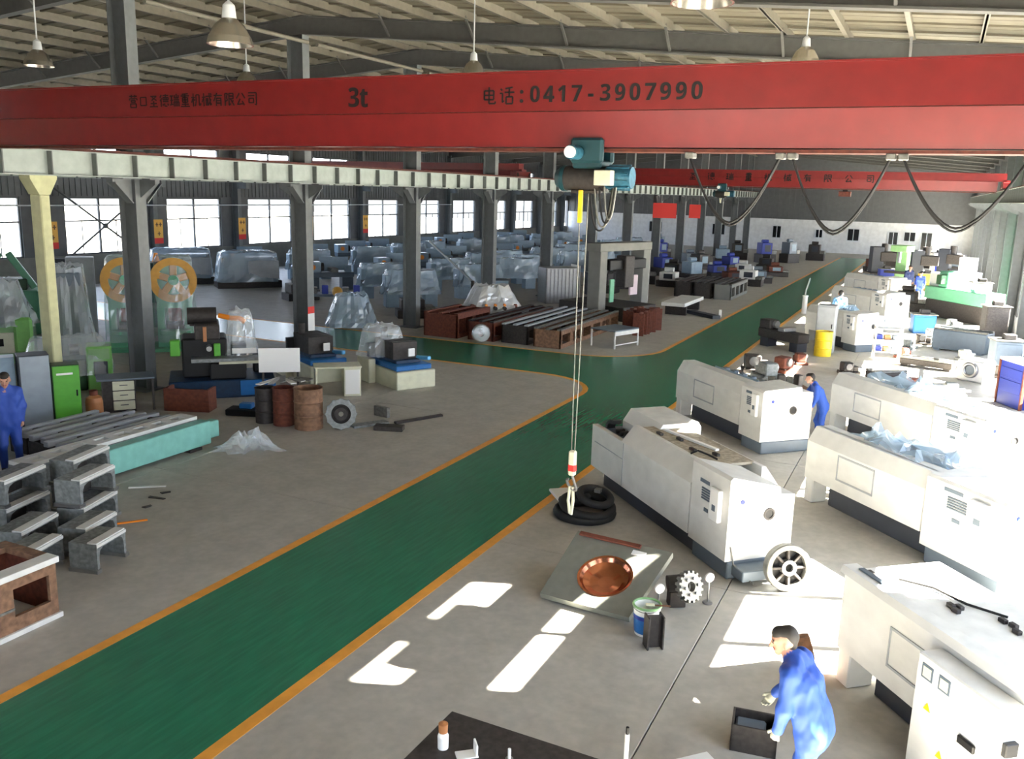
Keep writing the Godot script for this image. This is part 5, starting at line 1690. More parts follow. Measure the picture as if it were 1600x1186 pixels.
# ------------------------------------------------------------ left middle: three machines, desk, barrels
func slide_machine(label: String, at: Vector3, turn: float, wrapped: bool) -> Node3D:
	var t := T("slide_machine", label, "machine", at, turn)
	PB(t, "base", Vector3(-0.55, 0, -0.9), Vector3(0.55, 0.45, 0.9), M.cream, 0.02)
	PB(t, "side_cabinet", Vector3(-0.75, 0, -0.85), Vector3(-0.55, 0.62, -0.2), M.cream, 0.02)
	PB(t, "name_plate", Vector3(0.55, 0.24, 0.45), Vector3(0.558, 0.32, 0.78), M.cast_dark, 0.0)
	PB(t, "end_plate", Vector3(-0.2, 0.2, 0.9), Vector3(0.3, 0.34, 0.908), M.cream, 0.0)
	PB(t, "saddle", Vector3(-0.5, 0.45, -0.8), Vector3(0.5, 0.58, 0.8), M.blue, 0.02)
	PB(t, "cross_slide", Vector3(-0.35, 0.58, -0.6), Vector3(0.35, 0.66, 0.5), M.blue_deep, 0.01)
	var st := S()
	for i in 12:
		b2(st, Vector3(-0.34, 0.66, -0.62 + i * 0.08), Vector3(0.34, 1.1 - 0.012 * (i % 2), -0.54 + i * 0.08 - 0.008 * (i % 2)))
	P(t, "bellows_cover", st, M.cast_dark)
	st = S()
	bx(st, Vector3(0.36, 0.66, 0.3), Vector3(0.1, 0.1, 1.25), 0.02, Basis(Vector3(1, 0, 0), -0.14))
	P(t, "blue_guard", st, M.sky_blue)
	PC(t, "servo_motor", Vector3(-0.1, 0.55, -0.95), Vector3(-0.1, 0.55, -0.7), 0.1, M.black)
	PC(t, "spindle_motor", Vector3(-0.2, 1.1, -0.4), Vector3(-0.2, 1.36, -0.4), 0.09, M.cast_dark)
	PB(t, "display", Vector3(-0.02, 0.75, 0.5), Vector3(0.16, 0.95, 0.54), M.paper)
	PB(t, "hand_box", Vector3(-0.5, 0.58, -0.78), Vector3(-0.2, 0.95, -0.64), M.black)
	if wrapped:
		st = S()
		film(st, Vector2(0.4, 0.35), Vector2(0.55, 0.5), 0.75, 0.66, 23, 0.12)
		var f := P(t, "plastic_cover", st, M.film)
		f.position = Vector3(-0.2, 0, -0.55)
	return t

func build_left_middle():
	slide_machine("cream-based machine with blue saddle and dark bellows, alone on bare floor", Vector3(-12.1, 0, -18.75), 62, true)
	slide_machine("blue and black slide machine on a cream base beside the column with the red band", Vector3(-14.3, 0, -18.2), 62, false)
	# large dark milling machine on a blue tray
	var t := T("milling_machine", "black horizontal milling machine on a deep blue tray with green parts", "machine", Vector3(-15.0, 0, -15.6), 45)
	PB(t, "tray", Vector3(-1.2, 0, -0.7), Vector3(1.15, 0.42, 0.7), M.blue_deep, 0.02)
	PB(t, "tray_panel", Vector3(0.35, 0.05, 0.7), Vector3(1.15, 0.4, 0.715), M.blue)
	PB(t, "body", Vector3(-0.9, 0.42, -0.55), Vector3(0.1, 1.35, 0.3), M.black, 0.04)
	PB(t, "ram", Vector3(-0.6, 1.35, -0.5), Vector3(-0.05, 1.7, 0.55), M.cast_dark, 0.03)
	PC(t, "motor", Vector3(-0.75, 1.82, -0.1), Vector3(-0.1, 1.82, -0.1), 0.2, M.cast_dark, -1, 24)
	PB(t, "motor_foot", Vector3(-0.7, 1.6, -0.25), Vector3(-0.15, 1.66, 0.05), M.cast_dark)
	PB(t, "work_table", Vector3(-0.7, 0.84, 0.32), Vector3(1.25, 0.93, 0.68), M.cast, 0.01)
	PB(t, "table_edge", Vector3(-0.1, 0.8, 0.68), Vector3(1.3, 0.86, 0.73), M.cream)
	PB(t, "knee", Vector3(-0.3, 0.42, 0.3), Vector3(0.5, 0.82, 0.62), M.black, 0.03)
	PB(t, "green_box", Vector3(-1.15, 0.95, 0.1), Vector3(-0.93, 1.32, 0.35), M.leaf_green, 0.02)
	PB(t, "green_cover", Vector3(-0.2, 0.95, 0.42), Vector3(-0.05, 1.25, 0.5), M.leaf_green, 0.02)
	PB(t, "copper_post", Vector3(-0.42, 1.32, 0.55), Vector3(-0.34, 1.66, 0.62), M.tan)
	PB(t, "white_plate", Vector3(0.2, 1.0, 0.45), Vector3(0.75, 1.12, 0.5), M.paper)
	PC(t, "arbor", Vector3(-0.3, 1.15, 0.3), Vector3(-0.3, 1.15, 0.62), 0.06, M.steel)
	var st := S()
	tb(st, [Vector3(-0.05, 1.85, 0.1), Vector3(0.2, 1.8, 0.2), Vector3(0.42, 1.78, 0.2), Vector3(0.52, 1.7, 0.2)], 0.06, 10)
	P(t, "orange_hose", st, M.orange)
	st = S()
	film(st, Vector2(0.25, 0.25), Vector2(0.35, 0.35), 1.0, 0.95, 31, 0.16)
	var f := P(t, "plastic_cover", st, M.film)
	f.position = Vector3(0.42, 0, 0.05)
	for q in [[0.7, 0.42, -0.5, 0.5, 0.4], [0.2, 0.42, -0.6, 0.35, 0.7]]:
		PB(t, "pump_box", Vector3(q[0], q[1], q[2]), Vector3(q[0] + q[3], q[1] + q[4], q[2] + 0.4), M.black, 0.03)
	# desk and board
	t = T("steel_desk", "pale grey open desk with a drawer pedestal in front of the machines", "desk", Vector3(-12.55, 0, -16.85), 42)
	PB(t, "desktop", Vector3(-0.6, 0.68, -0.3), Vector3(0.5, 0.72, 0.3), M.cream)
	var pd := PB(t, "pedestal", Vector3(0.08, 0, -0.28), Vector3(0.48, 0.68, 0.28), M.cream, 0.008)
	PB(pd, "pedestal_door", Vector3(0.11, 0.05, 0.28), Vector3(0.45, 0.64, 0.292), M.paper)
	PB(t, "side_panel", Vector3(-0.58, 0, -0.28), Vector3(-0.54, 0.68, 0.28), M.cream)
	PB(t, "modesty_panel", Vector3(-0.54, 0.25, -0.26), Vector3(0.08, 0.68, -0.23), M.cream)
	t = T("white_board", "white sheet metal board standing on edge behind the barrels", "board", Vector3(-13.0, 0, -15.3), 38)
	PB(t, "sheet", Vector3(-0.48, 0.75, -0.01), Vector3(0.42, 1.3, 0.01), M.paper, 0.003)
	for x in [-0.42, 0.34]:
		PB(t, "post", Vector3(x, 0, -0.03), Vector3(x + 0.05, 1.25, -0.01), M.cast_dark)
	# barrels
	drum("oil_drum", "rusty brown open drum standing beside the steel wheel", Vector3(-11.25, 0, -14.05), 0.29, 0.84, M.rust_tan, true)
	drum("oil_drum", "narrow dark brown drum squeezed between two rusty drums", Vector3(-11.85, 0, -14.0), 0.22, 0.78, M.rust_brown, true)
	drum("oil_drum", "dark rusty drum at the blue tray's end of the drum row", Vector3(-12.3, 0, -13.95), 0.2, 0.74, M.cast_dark, true)
	t = T("swarf_tray", "tray of pale sheet metal offcuts lying across the drums", "tray", Vector3(-12.0, 0.87, -14.2), 40)
	for i in 6:
		st = S()
		bx(st, Vector3(-0.3 + 0.14 * i, 0.0 + 0.02 * (i % 3), 0.04 * (i % 2)), Vector3(0.12, 0.02, 0.75 - 0.07 * i), 0.0, Basis(UP, 0.3 * i - 0.6) * Basis(Vector3(0, 0, 1), 0.1 * (i % 3)))
		P(t, "offcut", st, [M.paper, M.steel, M.steel_dull][i % 3])
	t = T("gear_blank", "dark toothed steel gear blank standing upright beside the rusty drum", "gear", Vector3(-10.62, 0.32, -14.3))
	var xf := turned(Vector3.ZERO, Vector3(0.55, 0.2, 0.8))
	st = S()
	la(st, [Vector2(0.2, -0.09), Vector2(0.3, -0.09), Vector2(0.31, 0.0), Vector2(0.3, 0.09), Vector2(0.2, 0.09), Vector2(0.2, -0.09)], 30, xf)
	var rm := P(t, "rim", st, M.cast)
	st = S()
	la(st, [Vector2(0.05, 0.06), Vector2(0.13, 0.06), Vector2(0.14, 0.0), Vector2(0.21, -0.02)], 26, xf)
	P(t, "web", st, M.cast_dark)
	st = S()
	for i in 12:
		var a := TAU * i / 12
		bx(st, xf * Vector3(cos(a) * 0.305, 0, sin(a) * 0.305), Vector3(0.035, 0.17, 0.06), 0.006, xf.basis * Basis(UP, -a))
	P(rm, "teeth", st, M.cast)
	# scrap of plates on the floor
	var k := 0
	for q in [[-10.3, -14.85, 60, 0.8, "pale flat plate"], [-9.75, -14.75, 20, 0.6, "dark flat plate"], [-9.65, -15.75, 65, 1.2, "long dark bar"], [-10.5, -15.6, -10, 0.4, "short steel block"]]:
		st = S()
		b2(st, Vector3(-q[3] * 0.5, 0, -0.12 if k < 2 else -0.05), Vector3(q[3] * 0.5, 0.05 + 0.05 * (k % 2) + (0.12 if k == 3 else 0.0), 0.12 if k < 2 else 0.05), 0.008)
		one("steel_offcut", st, [M.cast, M.cast_dark, M.cast_dark, M.steel_dull][k], q[4] + " in the heap on the floor beside the toothed wheel", "steel offcut", Vector3(q[0], 0, q[1]), q[2])
		k += 1
	t = T("blue_jack", "small dark jack with a blue top on the floor at the blue tray", "jack", Vector3(-13.1, 0, -14.2), 20)
	PB(t, "base", Vector3(-0.35, 0, -0.2), Vector3(0.35, 0.14, 0.2), M.black, 0.02)
	PB(t, "top", Vector3(-0.08, 0.14, -0.1), Vector3(0.2, 0.26, 0.1), M.blue, 0.02)

# ------------------------------------------------------------ presses and covered machines behind the columns
func press(label: String, at: Vector3, turn: float) -> Node3D:
	var t := T("punch_press", label, "press", at, turn)
	var st := S()
	var p := [Vector2(-0.49, 1.25), Vector2(0.49, 1.25), Vector2(0.48, 1.4), Vector2(0.52, 1.6)]
	for i in 13:
		var a := PI * i / 12
		p.append(Vector2(cos(a) * 0.58, 2.05 + sin(a) * 0.62))
	p.append(Vector2(-0.52, 1.6))
	p.append(Vector2(-0.48, 1.4))
	pr(st, p, -0.8, 0.25)
	b2(st, Vector3(-0.5, 0, -0.8), Vector3(0.5, 0.6, 0.25))
	for s in [-1.0, 1.0]:
		b2(st, Vector3(s * 0.28, 0.6, -0.8), Vector3(s * 0.49, 1.25, 0.25))
	b2(st, Vector3(-0.28, 0.6, -0.8), Vector3(0.28, 1.25, -0.62))
	P(t, "frame", st, M.press_green)
	PB(t, "bolster", Vector3(-0.42, 0.5, 0.22), Vector3(0.42, 0.62, 0.62), M.press_green, 0.02)
	PB(t, "ram", Vector3(-0.18, 0.85, -0.35), Vector3(0.18, 1.25, 0.2), M.rust_brown, 0.02)
	PB(t, "die_block", Vector3(-0.24, 0.62, -0.5), Vector3(0.24, 0.76, 0.24), M.cast_dark, 0.01)
	st = S()
	la(st, [Vector2(0.44, -0.07), Vector2(0.64, -0.07), Vector2(0.65, 0.07), Vector2(0.44, 0.07), Vector2(0.44, -0.07)], 36, turned(Vector3(0, 2.08, 0.36), Vector3(0, 0, 1)))
	var fw := P(t, "flywheel_rim", st, M.ochre)
	st = S()
	la(st, [Vector2(0, 0.1), Vector2(0.14, 0.1), Vector2(0.16, -0.05)], 24, turned(Vector3(0, 2.08, 0.36), Vector3(0, 0, 1)))
	P(fw, "flywheel_hub", st, M.press_green)
	for i in 5:
		var a := TAU * i / 5 + 0.3
		st = S()
		bx(st, Vector3(cos(a) * 0.3, 2.08 + sin(a) * 0.3, 0.36), Vector3(0.34, 0.2, 0.08), 0.02, Basis(Vector3(0, 0, 1), a))
		P(fw, "flywheel_spoke", st, M.ochre)
	PC(t, "motor", Vector3(-0.3, 2.45, -0.75), Vector3(0.3, 2.45, -0.75), 0.2, M.cast_dark)
	PB(t, "foot", Vector3(-0.62, 0, -0.85), Vector3(0.62, 0.1, 0.6), M.press_green, 0.01)
	st = S()
	film(st, Vector2(0.52, 0.42), Vector2(0.62, 0.72), 2.45, 0.3, 41 + int(at.z), 0.07, 40, 14)
	var f := P(t, "plastic_cover", st, M.film)
	f.position = Vector3(0, 0, -0.05)
	return t

func build_left_presses():
	press("green punch press with ochre flywheel under film, beside the grey wrapped machine", Vector3(-21.2, 0, -18.3), 46)
	press("green punch press with ochre flywheel under film, beside the black milling machine", Vector3(-20.2, 0, -19.15), 46)
	# tall machine under film
	var t := T("wrapped_machine", "tall dark green machine draped in clear film behind the cream post", "machine", Vector3(-21.5, 0, -16.6), 50)
	PB(t, "body", Vector3(-0.45, 0, -0.5), Vector3(0.45, 2.0, 0.4), M.dark_green, 0.03)
	PB(t, "head", Vector3(-0.35, 2.0, -0.4), Vector3(0.35, 2.4, 0.5), M.slate, 0.03)
	PB(t, "base", Vector3(-0.55, 0, -0.6), Vector3(0.55, 0.25, 0.7), M.dark_green, 0.02)
	var st := S()
	film(st, Vector2(0.42, 0.46), Vector2(0.6, 0.75), 2.4, 0.15, 51, 0.16, 44, 16)
	P(t, "plastic_cover", st, M.film_white)
	# left one with pale control panel
	t = T("wrapped_machine", "pale green machine with small dark display, film over its top", "machine", Vector3(-22.3, 0, -15.35), 50)
	PB(t, "body", Vector3(-0.9, 0, -0.6), Vector3(0.6, 1.05, 0.45), M.pale_green, 0.03)
	var co := PB(t, "console", Vector3(-0.85, 0.3, 0.45), Vector3(0.15, 0.85, 0.55), M.cream, 0.02)
	PB(co, "display", Vector3(-0.4, 0.5, 0.55), Vector3(-0.1, 0.7, 0.56), M.screen, 0.0)
	PB(t, "side_cover", Vector3(0.15, 0.3, 0.45), Vector3(0.6, 1.25, 0.6), M.pale_leaf, 0.08)
	PB(t, "column", Vector3(-0.7, 1.05, -0.5), Vector3(0.3, 1.7, 0.2), M.cast_dark, 0.04)
	st = S()
	film(st, Vector2(0.45, 0.4), Vector2(0.8, 0.62), 1.2, 1.0, 61, 0.12, 40, 12)
	P(t, "plastic_cover", st, M.film_white).position = Vector3(-0.15, 0, 0)
	# green belt machine far left
	t = T("green_machine", "green machine with slanted arms below the window at the frame's edge", "machine", Vector3(-26.5, 0, -18.3), 50)
	PB(t, "base", Vector3(-0.9, 0, -0.6), Vector3(0.9, 1.4, 0.6), M.press_green, 0.03)
	for s in [-1.0, 1.0]:
		st = S()
		bx(st, Vector3(s * 0.45, 2.0, 0.1), Vector3(0.2, 1.3, 0.25), 0.03, Basis(Vector3(0, 0, 1), s * 0.55))
		P(t, "arm", st, M.press_green)
	PB(t, "bridge", Vector3(-0.6, 1.4, -0.4), Vector3(0.6, 1.75, 0.4), M.dark_green, 0.03)
	# small green lathe under film
	t = T("wrapped_machine", "small bright green machine with dark door half covered by film, beside the desk", "machine", Vector3(-17.85, 0, -14.15), 50)
	PB(t, "body", Vector3(0.0, 0, -0.4), Vector3(0.55, 1.05, 0.3), M.pale_leaf, 0.03)
	PB(t, "dark_door", Vector3(0.15, 0.35, 0.3), Vector3(0.45, 0.7, 0.315), M.navy)
	PB(t, "light_panel", Vector3(0.05, 0.75, 0.3), Vector3(0.5, 1.0, 0.312), M.pale_green)
	PB(t, "bed", Vector3(-1.2, 0, -0.4), Vector3(0.0, 0.75, 0.2), M.dark_green, 0.03)
	PC(t, "spindle", Vector3(-0.35, 0.95, -0.1), Vector3(-0.15, 0.95, -0.1), 0.12, M.steel)
	st = S()
	film(st, Vector2(0.75, 0.3), Vector2(0.98, 0.55), 0.85, 0.4, 71, 0.1, 36, 9)
	var f := P(t, "plastic_cover", st, M.film)
	f.position = Vector3(-0.4, 0, -0.1)
	# boxes and warning lights behind
	t = T("control_cabinet", "grey control cabinet rising behind the film-draped machine", "cabinet", Vector3(-24.2, 0, -19.2), 50)
	PB(t, "body", Vector3(-0.4, 0, -0.3), Vector3(0.4, 2.5, 0.3), M.machine_grey, 0.02)
	PB(t, "side_box", Vector3(-0.7, 1.9, -0.25), Vector3(-0.4, 2.45, 0.2), M.navy, 0.02)
	PB(t, "door", Vector3(-0.36, 0.1, 0.3), Vector3(0.36, 2.4, 0.315), M.machine_grey)
	t = T("shear_machine", "dark machine with two orange caps behind the first green press", "machine", Vector3(-24.2, 0, -21.6), 50)
	PB(t, "body", Vector3(-1.0, 0, -0.4), Vector3(1.0, 2.2, 0.4), M.teal, 0.03)
	for x in [-0.5, 0.45]:
		PC(t, "orange_cap", Vector3(x, 2.2, 0), Vector3(x, 2.5, 0), 0.13, M.orange, 0.06)
	PB(t, "table", Vector3(-1.1, 0.7, 0.4), Vector3(1.1, 0.85, 0.9), M.steel_dull)

# ------------------------------------------------------------ beyond the cross aisle
func frame_bed(label: String, at: Vector3, turn: float, w: float, l: float, h: float, m: Material, rails: Material) -> Node3D:
	var t := T("frame_bed", label, "weldment", at, turn)
	# runs from z = 0 to z = -l, x from -w to 0
	for x in [-w, -0.05]:
		var st := S()
		var n := int(l / 0.9)
		b2(st, Vector3(x, 0, -l), Vector3(x + 0.05, 0.14, 0))
		b2(st, Vector3(x, h - 0.14, -l), Vector3(x + 0.05, h, 0))
		for i in n + 1:
			var z := -l * i / n
			b2(st, Vector3(x, 0.14, clampf(z - 0.12, -l, 0)), Vector3(x + 0.05, h - 0.14, clampf(z + 0.12, -l, 0)))
		P(t, "side_plate", st, m)
	for z in [0.0, -l + 0.05]:
		PB(t, "end_plate", Vector3(-w, 0, z - 0.05), Vector3(0, h, z), m, 0.003)
	for i in range(1, 4):
		PB(t, "cross_plate", Vector3(-w, 0.02, -l * i / 4.0), Vector3(0, h - 0.12, -l * i / 4.0 + 0.04), m, 0.003)
	for x in [-w, -w * 0.5 - 0.07, -0.14]:
		PB(t, "top_rail", Vector3(x, h, -l), Vector3(x + 0.14, h + 0.05, 0), rails, 0.004)
	return t

func build_beyond_cross():
	frame_bed("rust-brown welded bed frame with windowed side beside the aisle corner", Vector3(-10.45, 0, -25.6), 0, 0.95, 5.6, 0.58, M.rust_tan, M.steel_dull)
	frame_bed("dark welded bed frame with pale top rails, middle one of three", Vector3(-11.65, 0, -25.7), 0, 0.95, 5.4, 0.6, M.cast_dark, M.machine_grey)
	frame_bed("dark red welded bed frame next to the foil-wrapped dome", Vector3(-12.85, 0, -25.6), 0, 0.95, 5.0, 0.62, M.rust_brown, M.cast_dark)
	frame_bed("reddish brown box frame at the edge of the cross aisle", Vector3(-14.15, 0, -25.5), 0, 1.3, 2.4, 0.78, M.rust_brown, M.rust_brown)
	var t := T("wrapped_gear", "round gear wrapped in clear film standing at the edge of the cross aisle", "gear", Vector3(-13.1, 0.32, -25.2))
	var st := S()
	la(st, [Vector2(0.1, -0.09), Vector2(0.26, -0.09), Vector2(0.27, 0.09), Vector2(0.1, 0.09), Vector2(0.1, -0.09)], 26, turned(Vector3.ZERO, Vector3(0.6, 0.1, 0.8)))
	P(t, "rim", st, M.cast)
	st = S()
	la(st, [Vector2(0.0, -0.14), Vector2(0.25, -0.13), Vector2(0.31, 0.0), Vector2(0.25, 0.13), Vector2(0.0, 0.14)], 18, turned(Vector3.ZERO, Vector3(0.6, 0.1, 0.8)))
	P(t, "plastic_cover", st, M.film)
	# foil wrapped dome
	t = T("wrapped_dome", "machine bundled in shiny white foil with orange-capped bolts", "machine", Vector3(-15.0, 0, -29.6), 40)
	PB(t, "body", Vector3(-0.9, 0, -0.6), Vector3(0.9, 0.75, 0.6), M.rust_brown, 0.03)
	st = S()
	film(st, Vector2(0.6, 0.4), Vector2(1.2, 0.8), 1.0, 0.4, 83, 0.14, 40, 12)
	P(t, "foil_cover", st, M.foil)
	for i in 3:
		PC(t, "capped_bolt", Vector3(-0.35 + 0.35 * i, 0.62, 0.72), Vector3(-0.35 + 0.35 * i, 0.62, 0.86), 0.07, M.cast_dark)
		PC(t, "orange_cap", Vector3(-0.35 + 0.35 * i, 0.74, 0.72), Vector3(-0.35 + 0.35 * i, 0.74, 0.84), 0.05, M.orange)
	# film draped machine left of a column
	t = T("wrapped_machine", "rounded machine hidden under pale film at the foot of a column", "machine", Vector3(-18.5, 0, -25.6), 40)
	PB(t, "body", Vector3(-0.6, 0, -0.4), Vector3(0.6, 0.9, 0.4), M.slate, 0.03)
	st = S()
	film(st, Vector2(0.55, 0.4), Vector2(0.85, 0.6), 1.15, 0.05, 91, 0.12, 34, 10)
	P(t, "plastic_cover", st, M.film_blue)
	# glass-topped table
	t = T("work_table", "low steel table with pale legs on the corner of the cross aisle", "table", Vector3(-9.3, 0, -27.2), -18)
	PB(t, "tabletop", Vector3(-0.5, 0.55, -0.8), Vector3(0.5, 0.59, 0.5), M.slate)
	PB(t, "front_rail", Vector3(0.46, 0.42, -0.8), Vector3(0.5, 0.55, 0.5), M.machine_white)
	for q in [[-0.5, -0.8], [0.45, -0.8], [-0.5, 0.45], [0.45, 0.45]]:
		PB(t, "leg", Vector3(q[0], 0, q[1]), Vector3(q[0] + 0.05, 0.55, q[1] + 0.05), M.machine_white)
	PB(t, "lower_rail", Vector3(0.46, 0.1, -0.8), Vector3(0.5, 0.14, 0.5), M.machine_white)
	# upright brown blocks
	for i in 4:
		t = T("brown_block", "rust-brown upright steel block in the row in front of the portal", "steel block", Vector3(-9.2 + 0.02 * i, 0, -29.9 - 0.55 * i), 10 * i, "brown steel blocks by the portal")
		PB(t, "web", Vector3(-0.05, 0, -0.18), Vector3(0.05, 0.8, 0.18), M.rust_brown)
		for s in [-1.0, 1.0]:
			PB(t, "flange", Vector3(-0.2, 0, s * 0.2 - 0.02), Vector3(0.2, 0.8, s * 0.2 + 0.02), M.rust_brown)
	for i in 3:
		t = T("brown_block", "rust-brown steel block lying farther back in front of the portal", "steel block", Vector3(-9.95, 0, -31.0 - 0.6 * i), 15 * i, "brown steel blocks behind the upright row")
		PB(t, "web", Vector3(-0.05, 0, -0.18), Vector3(0.05, 0.7, 0.18), M.rust_brown)
		for s in [-1.0, 1.0]:
			PB(t, "flange", Vector3(-0.2, 0, s * 0.2 - 0.02), Vector3(0.2, 0.7, s * 0.2 + 0.02), M.rust_brown)
	# portal milling machine
	t = T("portal_machine", "tall grey portal frame machine with dark crosshead and right leg painted as lit", "machine", Vector3(-11.45, 0, -34.0), 72)
	for q in [[-1.65, -1.2], [1.2, 1.65]]:
		PB(t, "portal_leg", Vector3(q[0], 0, -0.3), Vector3(q[1], 2.7, 0.3), M.plaster_grey, 0.02)
	PB(t, "lit_leg_face", Vector3(1.65, 0.5, -0.3), Vector3(1.67, 2.98, 0.3), M.machine_white, 0.004)  # white sheet paints the lit side of the grey leg
	PB(t, "top_beam", Vector3(-1.75, 2.68, -0.35), Vector3(1.7, 3.0, 0.35), M.plaster_grey, 0.02)
	PB(t, "crosshead", Vector3(-1.2, 1.95, -0.1), Vector3(1.2, 2.35, 0.45), M.black, 0.03)
	PB(t, "milling_head", Vector3(-0.4, 1.25, 0.1), Vector3(0.2, 2.5, 0.6), M.cast_dark, 0.03)
	PB(t, "panel", Vector3(0.25, 0.9, 0.3), Vector3(0.75, 1.7, 0.4), M.pink, 0.02)
	PB(t, "table", Vector3(-1.1, 0, -2.2), Vector3(1.1, 0.55, 1.1), M.cast_dark, 0.02)
	PB(t, "side_plate", Vector3(-1.1, 0.7, 0.35), Vector3(-0.85, 1.6, 0.42), M.press_green)
	# grey bed frames further on
	for i in 3:
		frame_bed("grey slotted bed frame, one of three side by side at the aisle", Vector3(-8.75 - 0.98 * i, 0, -42.9), 0, 0.85, 4.0, 0.72, M.plaster_grey if i == 0 else M.cast_dark, M.cast_dark).set_meta("group", "grey bed frames at the aisle")
	t = T("pale_plate", "pale long plate on trestles right behind the portal", "plate", Vector3(-9.6, 0, -37.2), 0)
	PB(t, "plate", Vector3(-0.5, 0.4, -1.6), Vector3(0.5, 0.55, 1.6), M.machine_white, 0.01)
	for z in [-1.2, 1.0]:
		PB(t, "trestle", Vector3(-0.45, 0, z), Vector3(0.45, 0.4, z + 0.15), M.cast_dark)
	st = S()
	b2(st, Vector3(-0.2, 0, -0.9), Vector3(0.2, 0.14, 0.9), 0.01)
	one("floor_bar", st, M.navy, "low dark bar lying on bare floor between portal and aisle", "bar", Vector3(-8.5, 0, -36.4), 50)
	st = S()
	b2(st, Vector3(-0.06, 0, -0.06), Vector3(0.06, 0.3, 0.06), 0.006)
	one("floor_stub", st, M.machine_white, "short pale stub post at the end of the low dark bar", "post", Vector3(-7.85, 0, -36.6), 20)

# ------------------------------------------------------------ left hall: rows of new machines under bluish film
func build_left_hall():
	var crate: Node3D = null
	for q in [[-29.9, -33.0, 52, "large film-wrapped block machine across the aisle, nearer the red-banded column"], [-33.4, -32.2, 50, "large film-wrapped block machine across the aisle, nearer the green presses"]]:
		if crate == null:
			crate = T("wrapped_crate", q[3], "machine", Vector3(q[0], 0, q[1]), q[2])
			crate.set_meta("base_name", "wrapped_crate")
			PB(crate, "base", Vector3(-1.5, 0, -0.6), Vector3(1.5, 0.35, 0.6), M.cast_dark, 0.02)
			PB(crate, "body", Vector3(-1.3, 0.35, -0.5), Vector3(1.3, 1.45, 0.5), M.machine_grey, 0.04)
			PB(crate, "front_box", Vector3(-0.1, 0.45, 0.5), Vector3(1.35, 1.3, 0.75), M.machine_grey, 0.03)
			var st := S()
			film(st, Vector2(1.35, 0.55), Vector2(1.5, 0.8), 1.45, 0.3, 101, 0.06, 40, 10)
			P(crate, "plastic_cover", st, M.film_blue)
		else:
			copy(crate, Vector3(q[0], 0, q[1]), q[2], q[3])
	# stand lathes
	var pr0 := stand_lathe(true)
	var pr1 := stand_lathe(false)
	var first := [true, true]
	var k := 0
	for r in [[-22.4, -33.5], [-26.2, -34.5], [-30.0, -37.8], [-33.6, -37.0], [-19.8, -31.6]]:
		for i in 9:
			var z: float = r[1] - 4.1 * i - 0.5 * (k % 3)
			if z < -72.0 or (r[0] > -20.0 and i > 5):
				continue
			var w := 0 if (k * 7 + i * 3) % 5 < 3 else 1
			var src := pr0 if w == 0 else pr1
			var at := Vector3(r[0] + 0.4 * ((k + i) % 3), 0, z)
			var row: String = {-22.4: "second row out from the middle columns", -26.2: "middle row of the window bay", -30.0: "second row in from the window wall", -33.6: "row right under the windows", -19.8: "row next to the middle columns"}[r[0]]
			var lbl := ("film-wrapped pale lathe in the " if w == 0 else "unwrapped blue-grey lathe with orange disc in the ") + row
			var grp := ("film-wrapped lathes in the " if w == 0 else "unwrapped lathes in the ") + row
			if first[w]:
				first[w] = false
				tag(src, lbl, "lathe", grp)
				src.position = at
				src.rotation.y = deg_to_rad(50)
			else:
				copy(src, at, 44 + 5 * ((i + k) % 4), lbl, grp)
			k += 1
	# chrome drum and steel sheets near the portal
	var t := T("steel_tank", "bright corrugated sheet steel tank between two far columns", "tank", Vector3(-15.3, 0, -36.9), 45)
	PB(t, "shell", Vector3(-0.8, 0, -0.5), Vector3(0.8, 1.6, 0.5), M.steel, 0.03)
	for i in 9:
		PB(t, "rib", Vector3(-0.76 + i * 0.18, 0.05, 0.5), Vector3(-0.68 + i * 0.18, 1.55, 0.53), M.steel, 0.006)
	PB(t, "side_sheet", Vector3(0.8, 0.0, -0.5), Vector3(0.83, 1.7, 0.55), M.machine_white)
	for q in [[-17.6, -35.6, 1.0, "small white cabinet beside the corrugated steel tank"], [-15.2, -41.0, 1.1, "white cabinet with dark sides behind the corrugated steel tank"]]:
		t = T("white_cabinet", q[3], "cabinet", Vector3(q[0], 0, q[1]), 40)
		PB(t, "body", Vector3(-0.35, 0, -0.3), Vector3(0.35, q[2], 0.3), M.navy, 0.01)
		PB(t, "door", Vector3(-0.32, 0.05, 0.3), Vector3(0.32, q[2] - 0.05, 0.315), M.ice)
	# orange-headed post
	t = T("marker_post", "short white post with an orange ball on top beside the cross aisle", "post", Vector3(-20.6, 0, -27.6))
	PC(t, "post", Vector3.ZERO, Vector3(0, 0.75, 0), 0.1, M.paper)
	st_ball(t, "ball", Vector3(0, 0.92, 0), 0.2, M.ochre)
	t = T("oily_bench", "low dark bench crowded with oily parts behind the marker post", "bench", Vector3(-22.2, 0, -29.3), 40)
	PB(t, "top", Vector3(-1.4, 0.5, -0.5), Vector3(1.4, 0.6, 0.5), M.slate)
	for q in [[-1.3, -0.45], [1.2, -0.45], [-1.3, 0.35], [1.2, 0.35]]:
		PB(t, "leg", Vector3(q[0], 0, q[1]), Vector3(q[0] + 0.1, 0.5, q[1] + 0.1), M.cast_dark)
	for i in 6:
		PB(t, "oily_part", Vector3(-1.2 + i * 0.42, 0.6, -0.3 + 0.2 * (i % 3)), Vector3(-0.95 + i * 0.42, 0.75 + 0.1 * (i % 3), 0.0 + 0.2 * (i % 3)), [M.cast_dark, M.steel_dull, M.royal][i % 3], 0.02)
	# lean-to pole in front of the far machines
	var st := S()
	bar(st, Vector3(-18.4, 0.9, -34.5), Vector3(-21.3, 2.5, -35.6), 0.07, 0.07)
	var jib := T("jib_pole", "thin pale pole slanting up behind the foil-wrapped dome", "pole", Vector3.ZERO)
	P(jib, "pole", st, M.machine_grey)
	st = S()
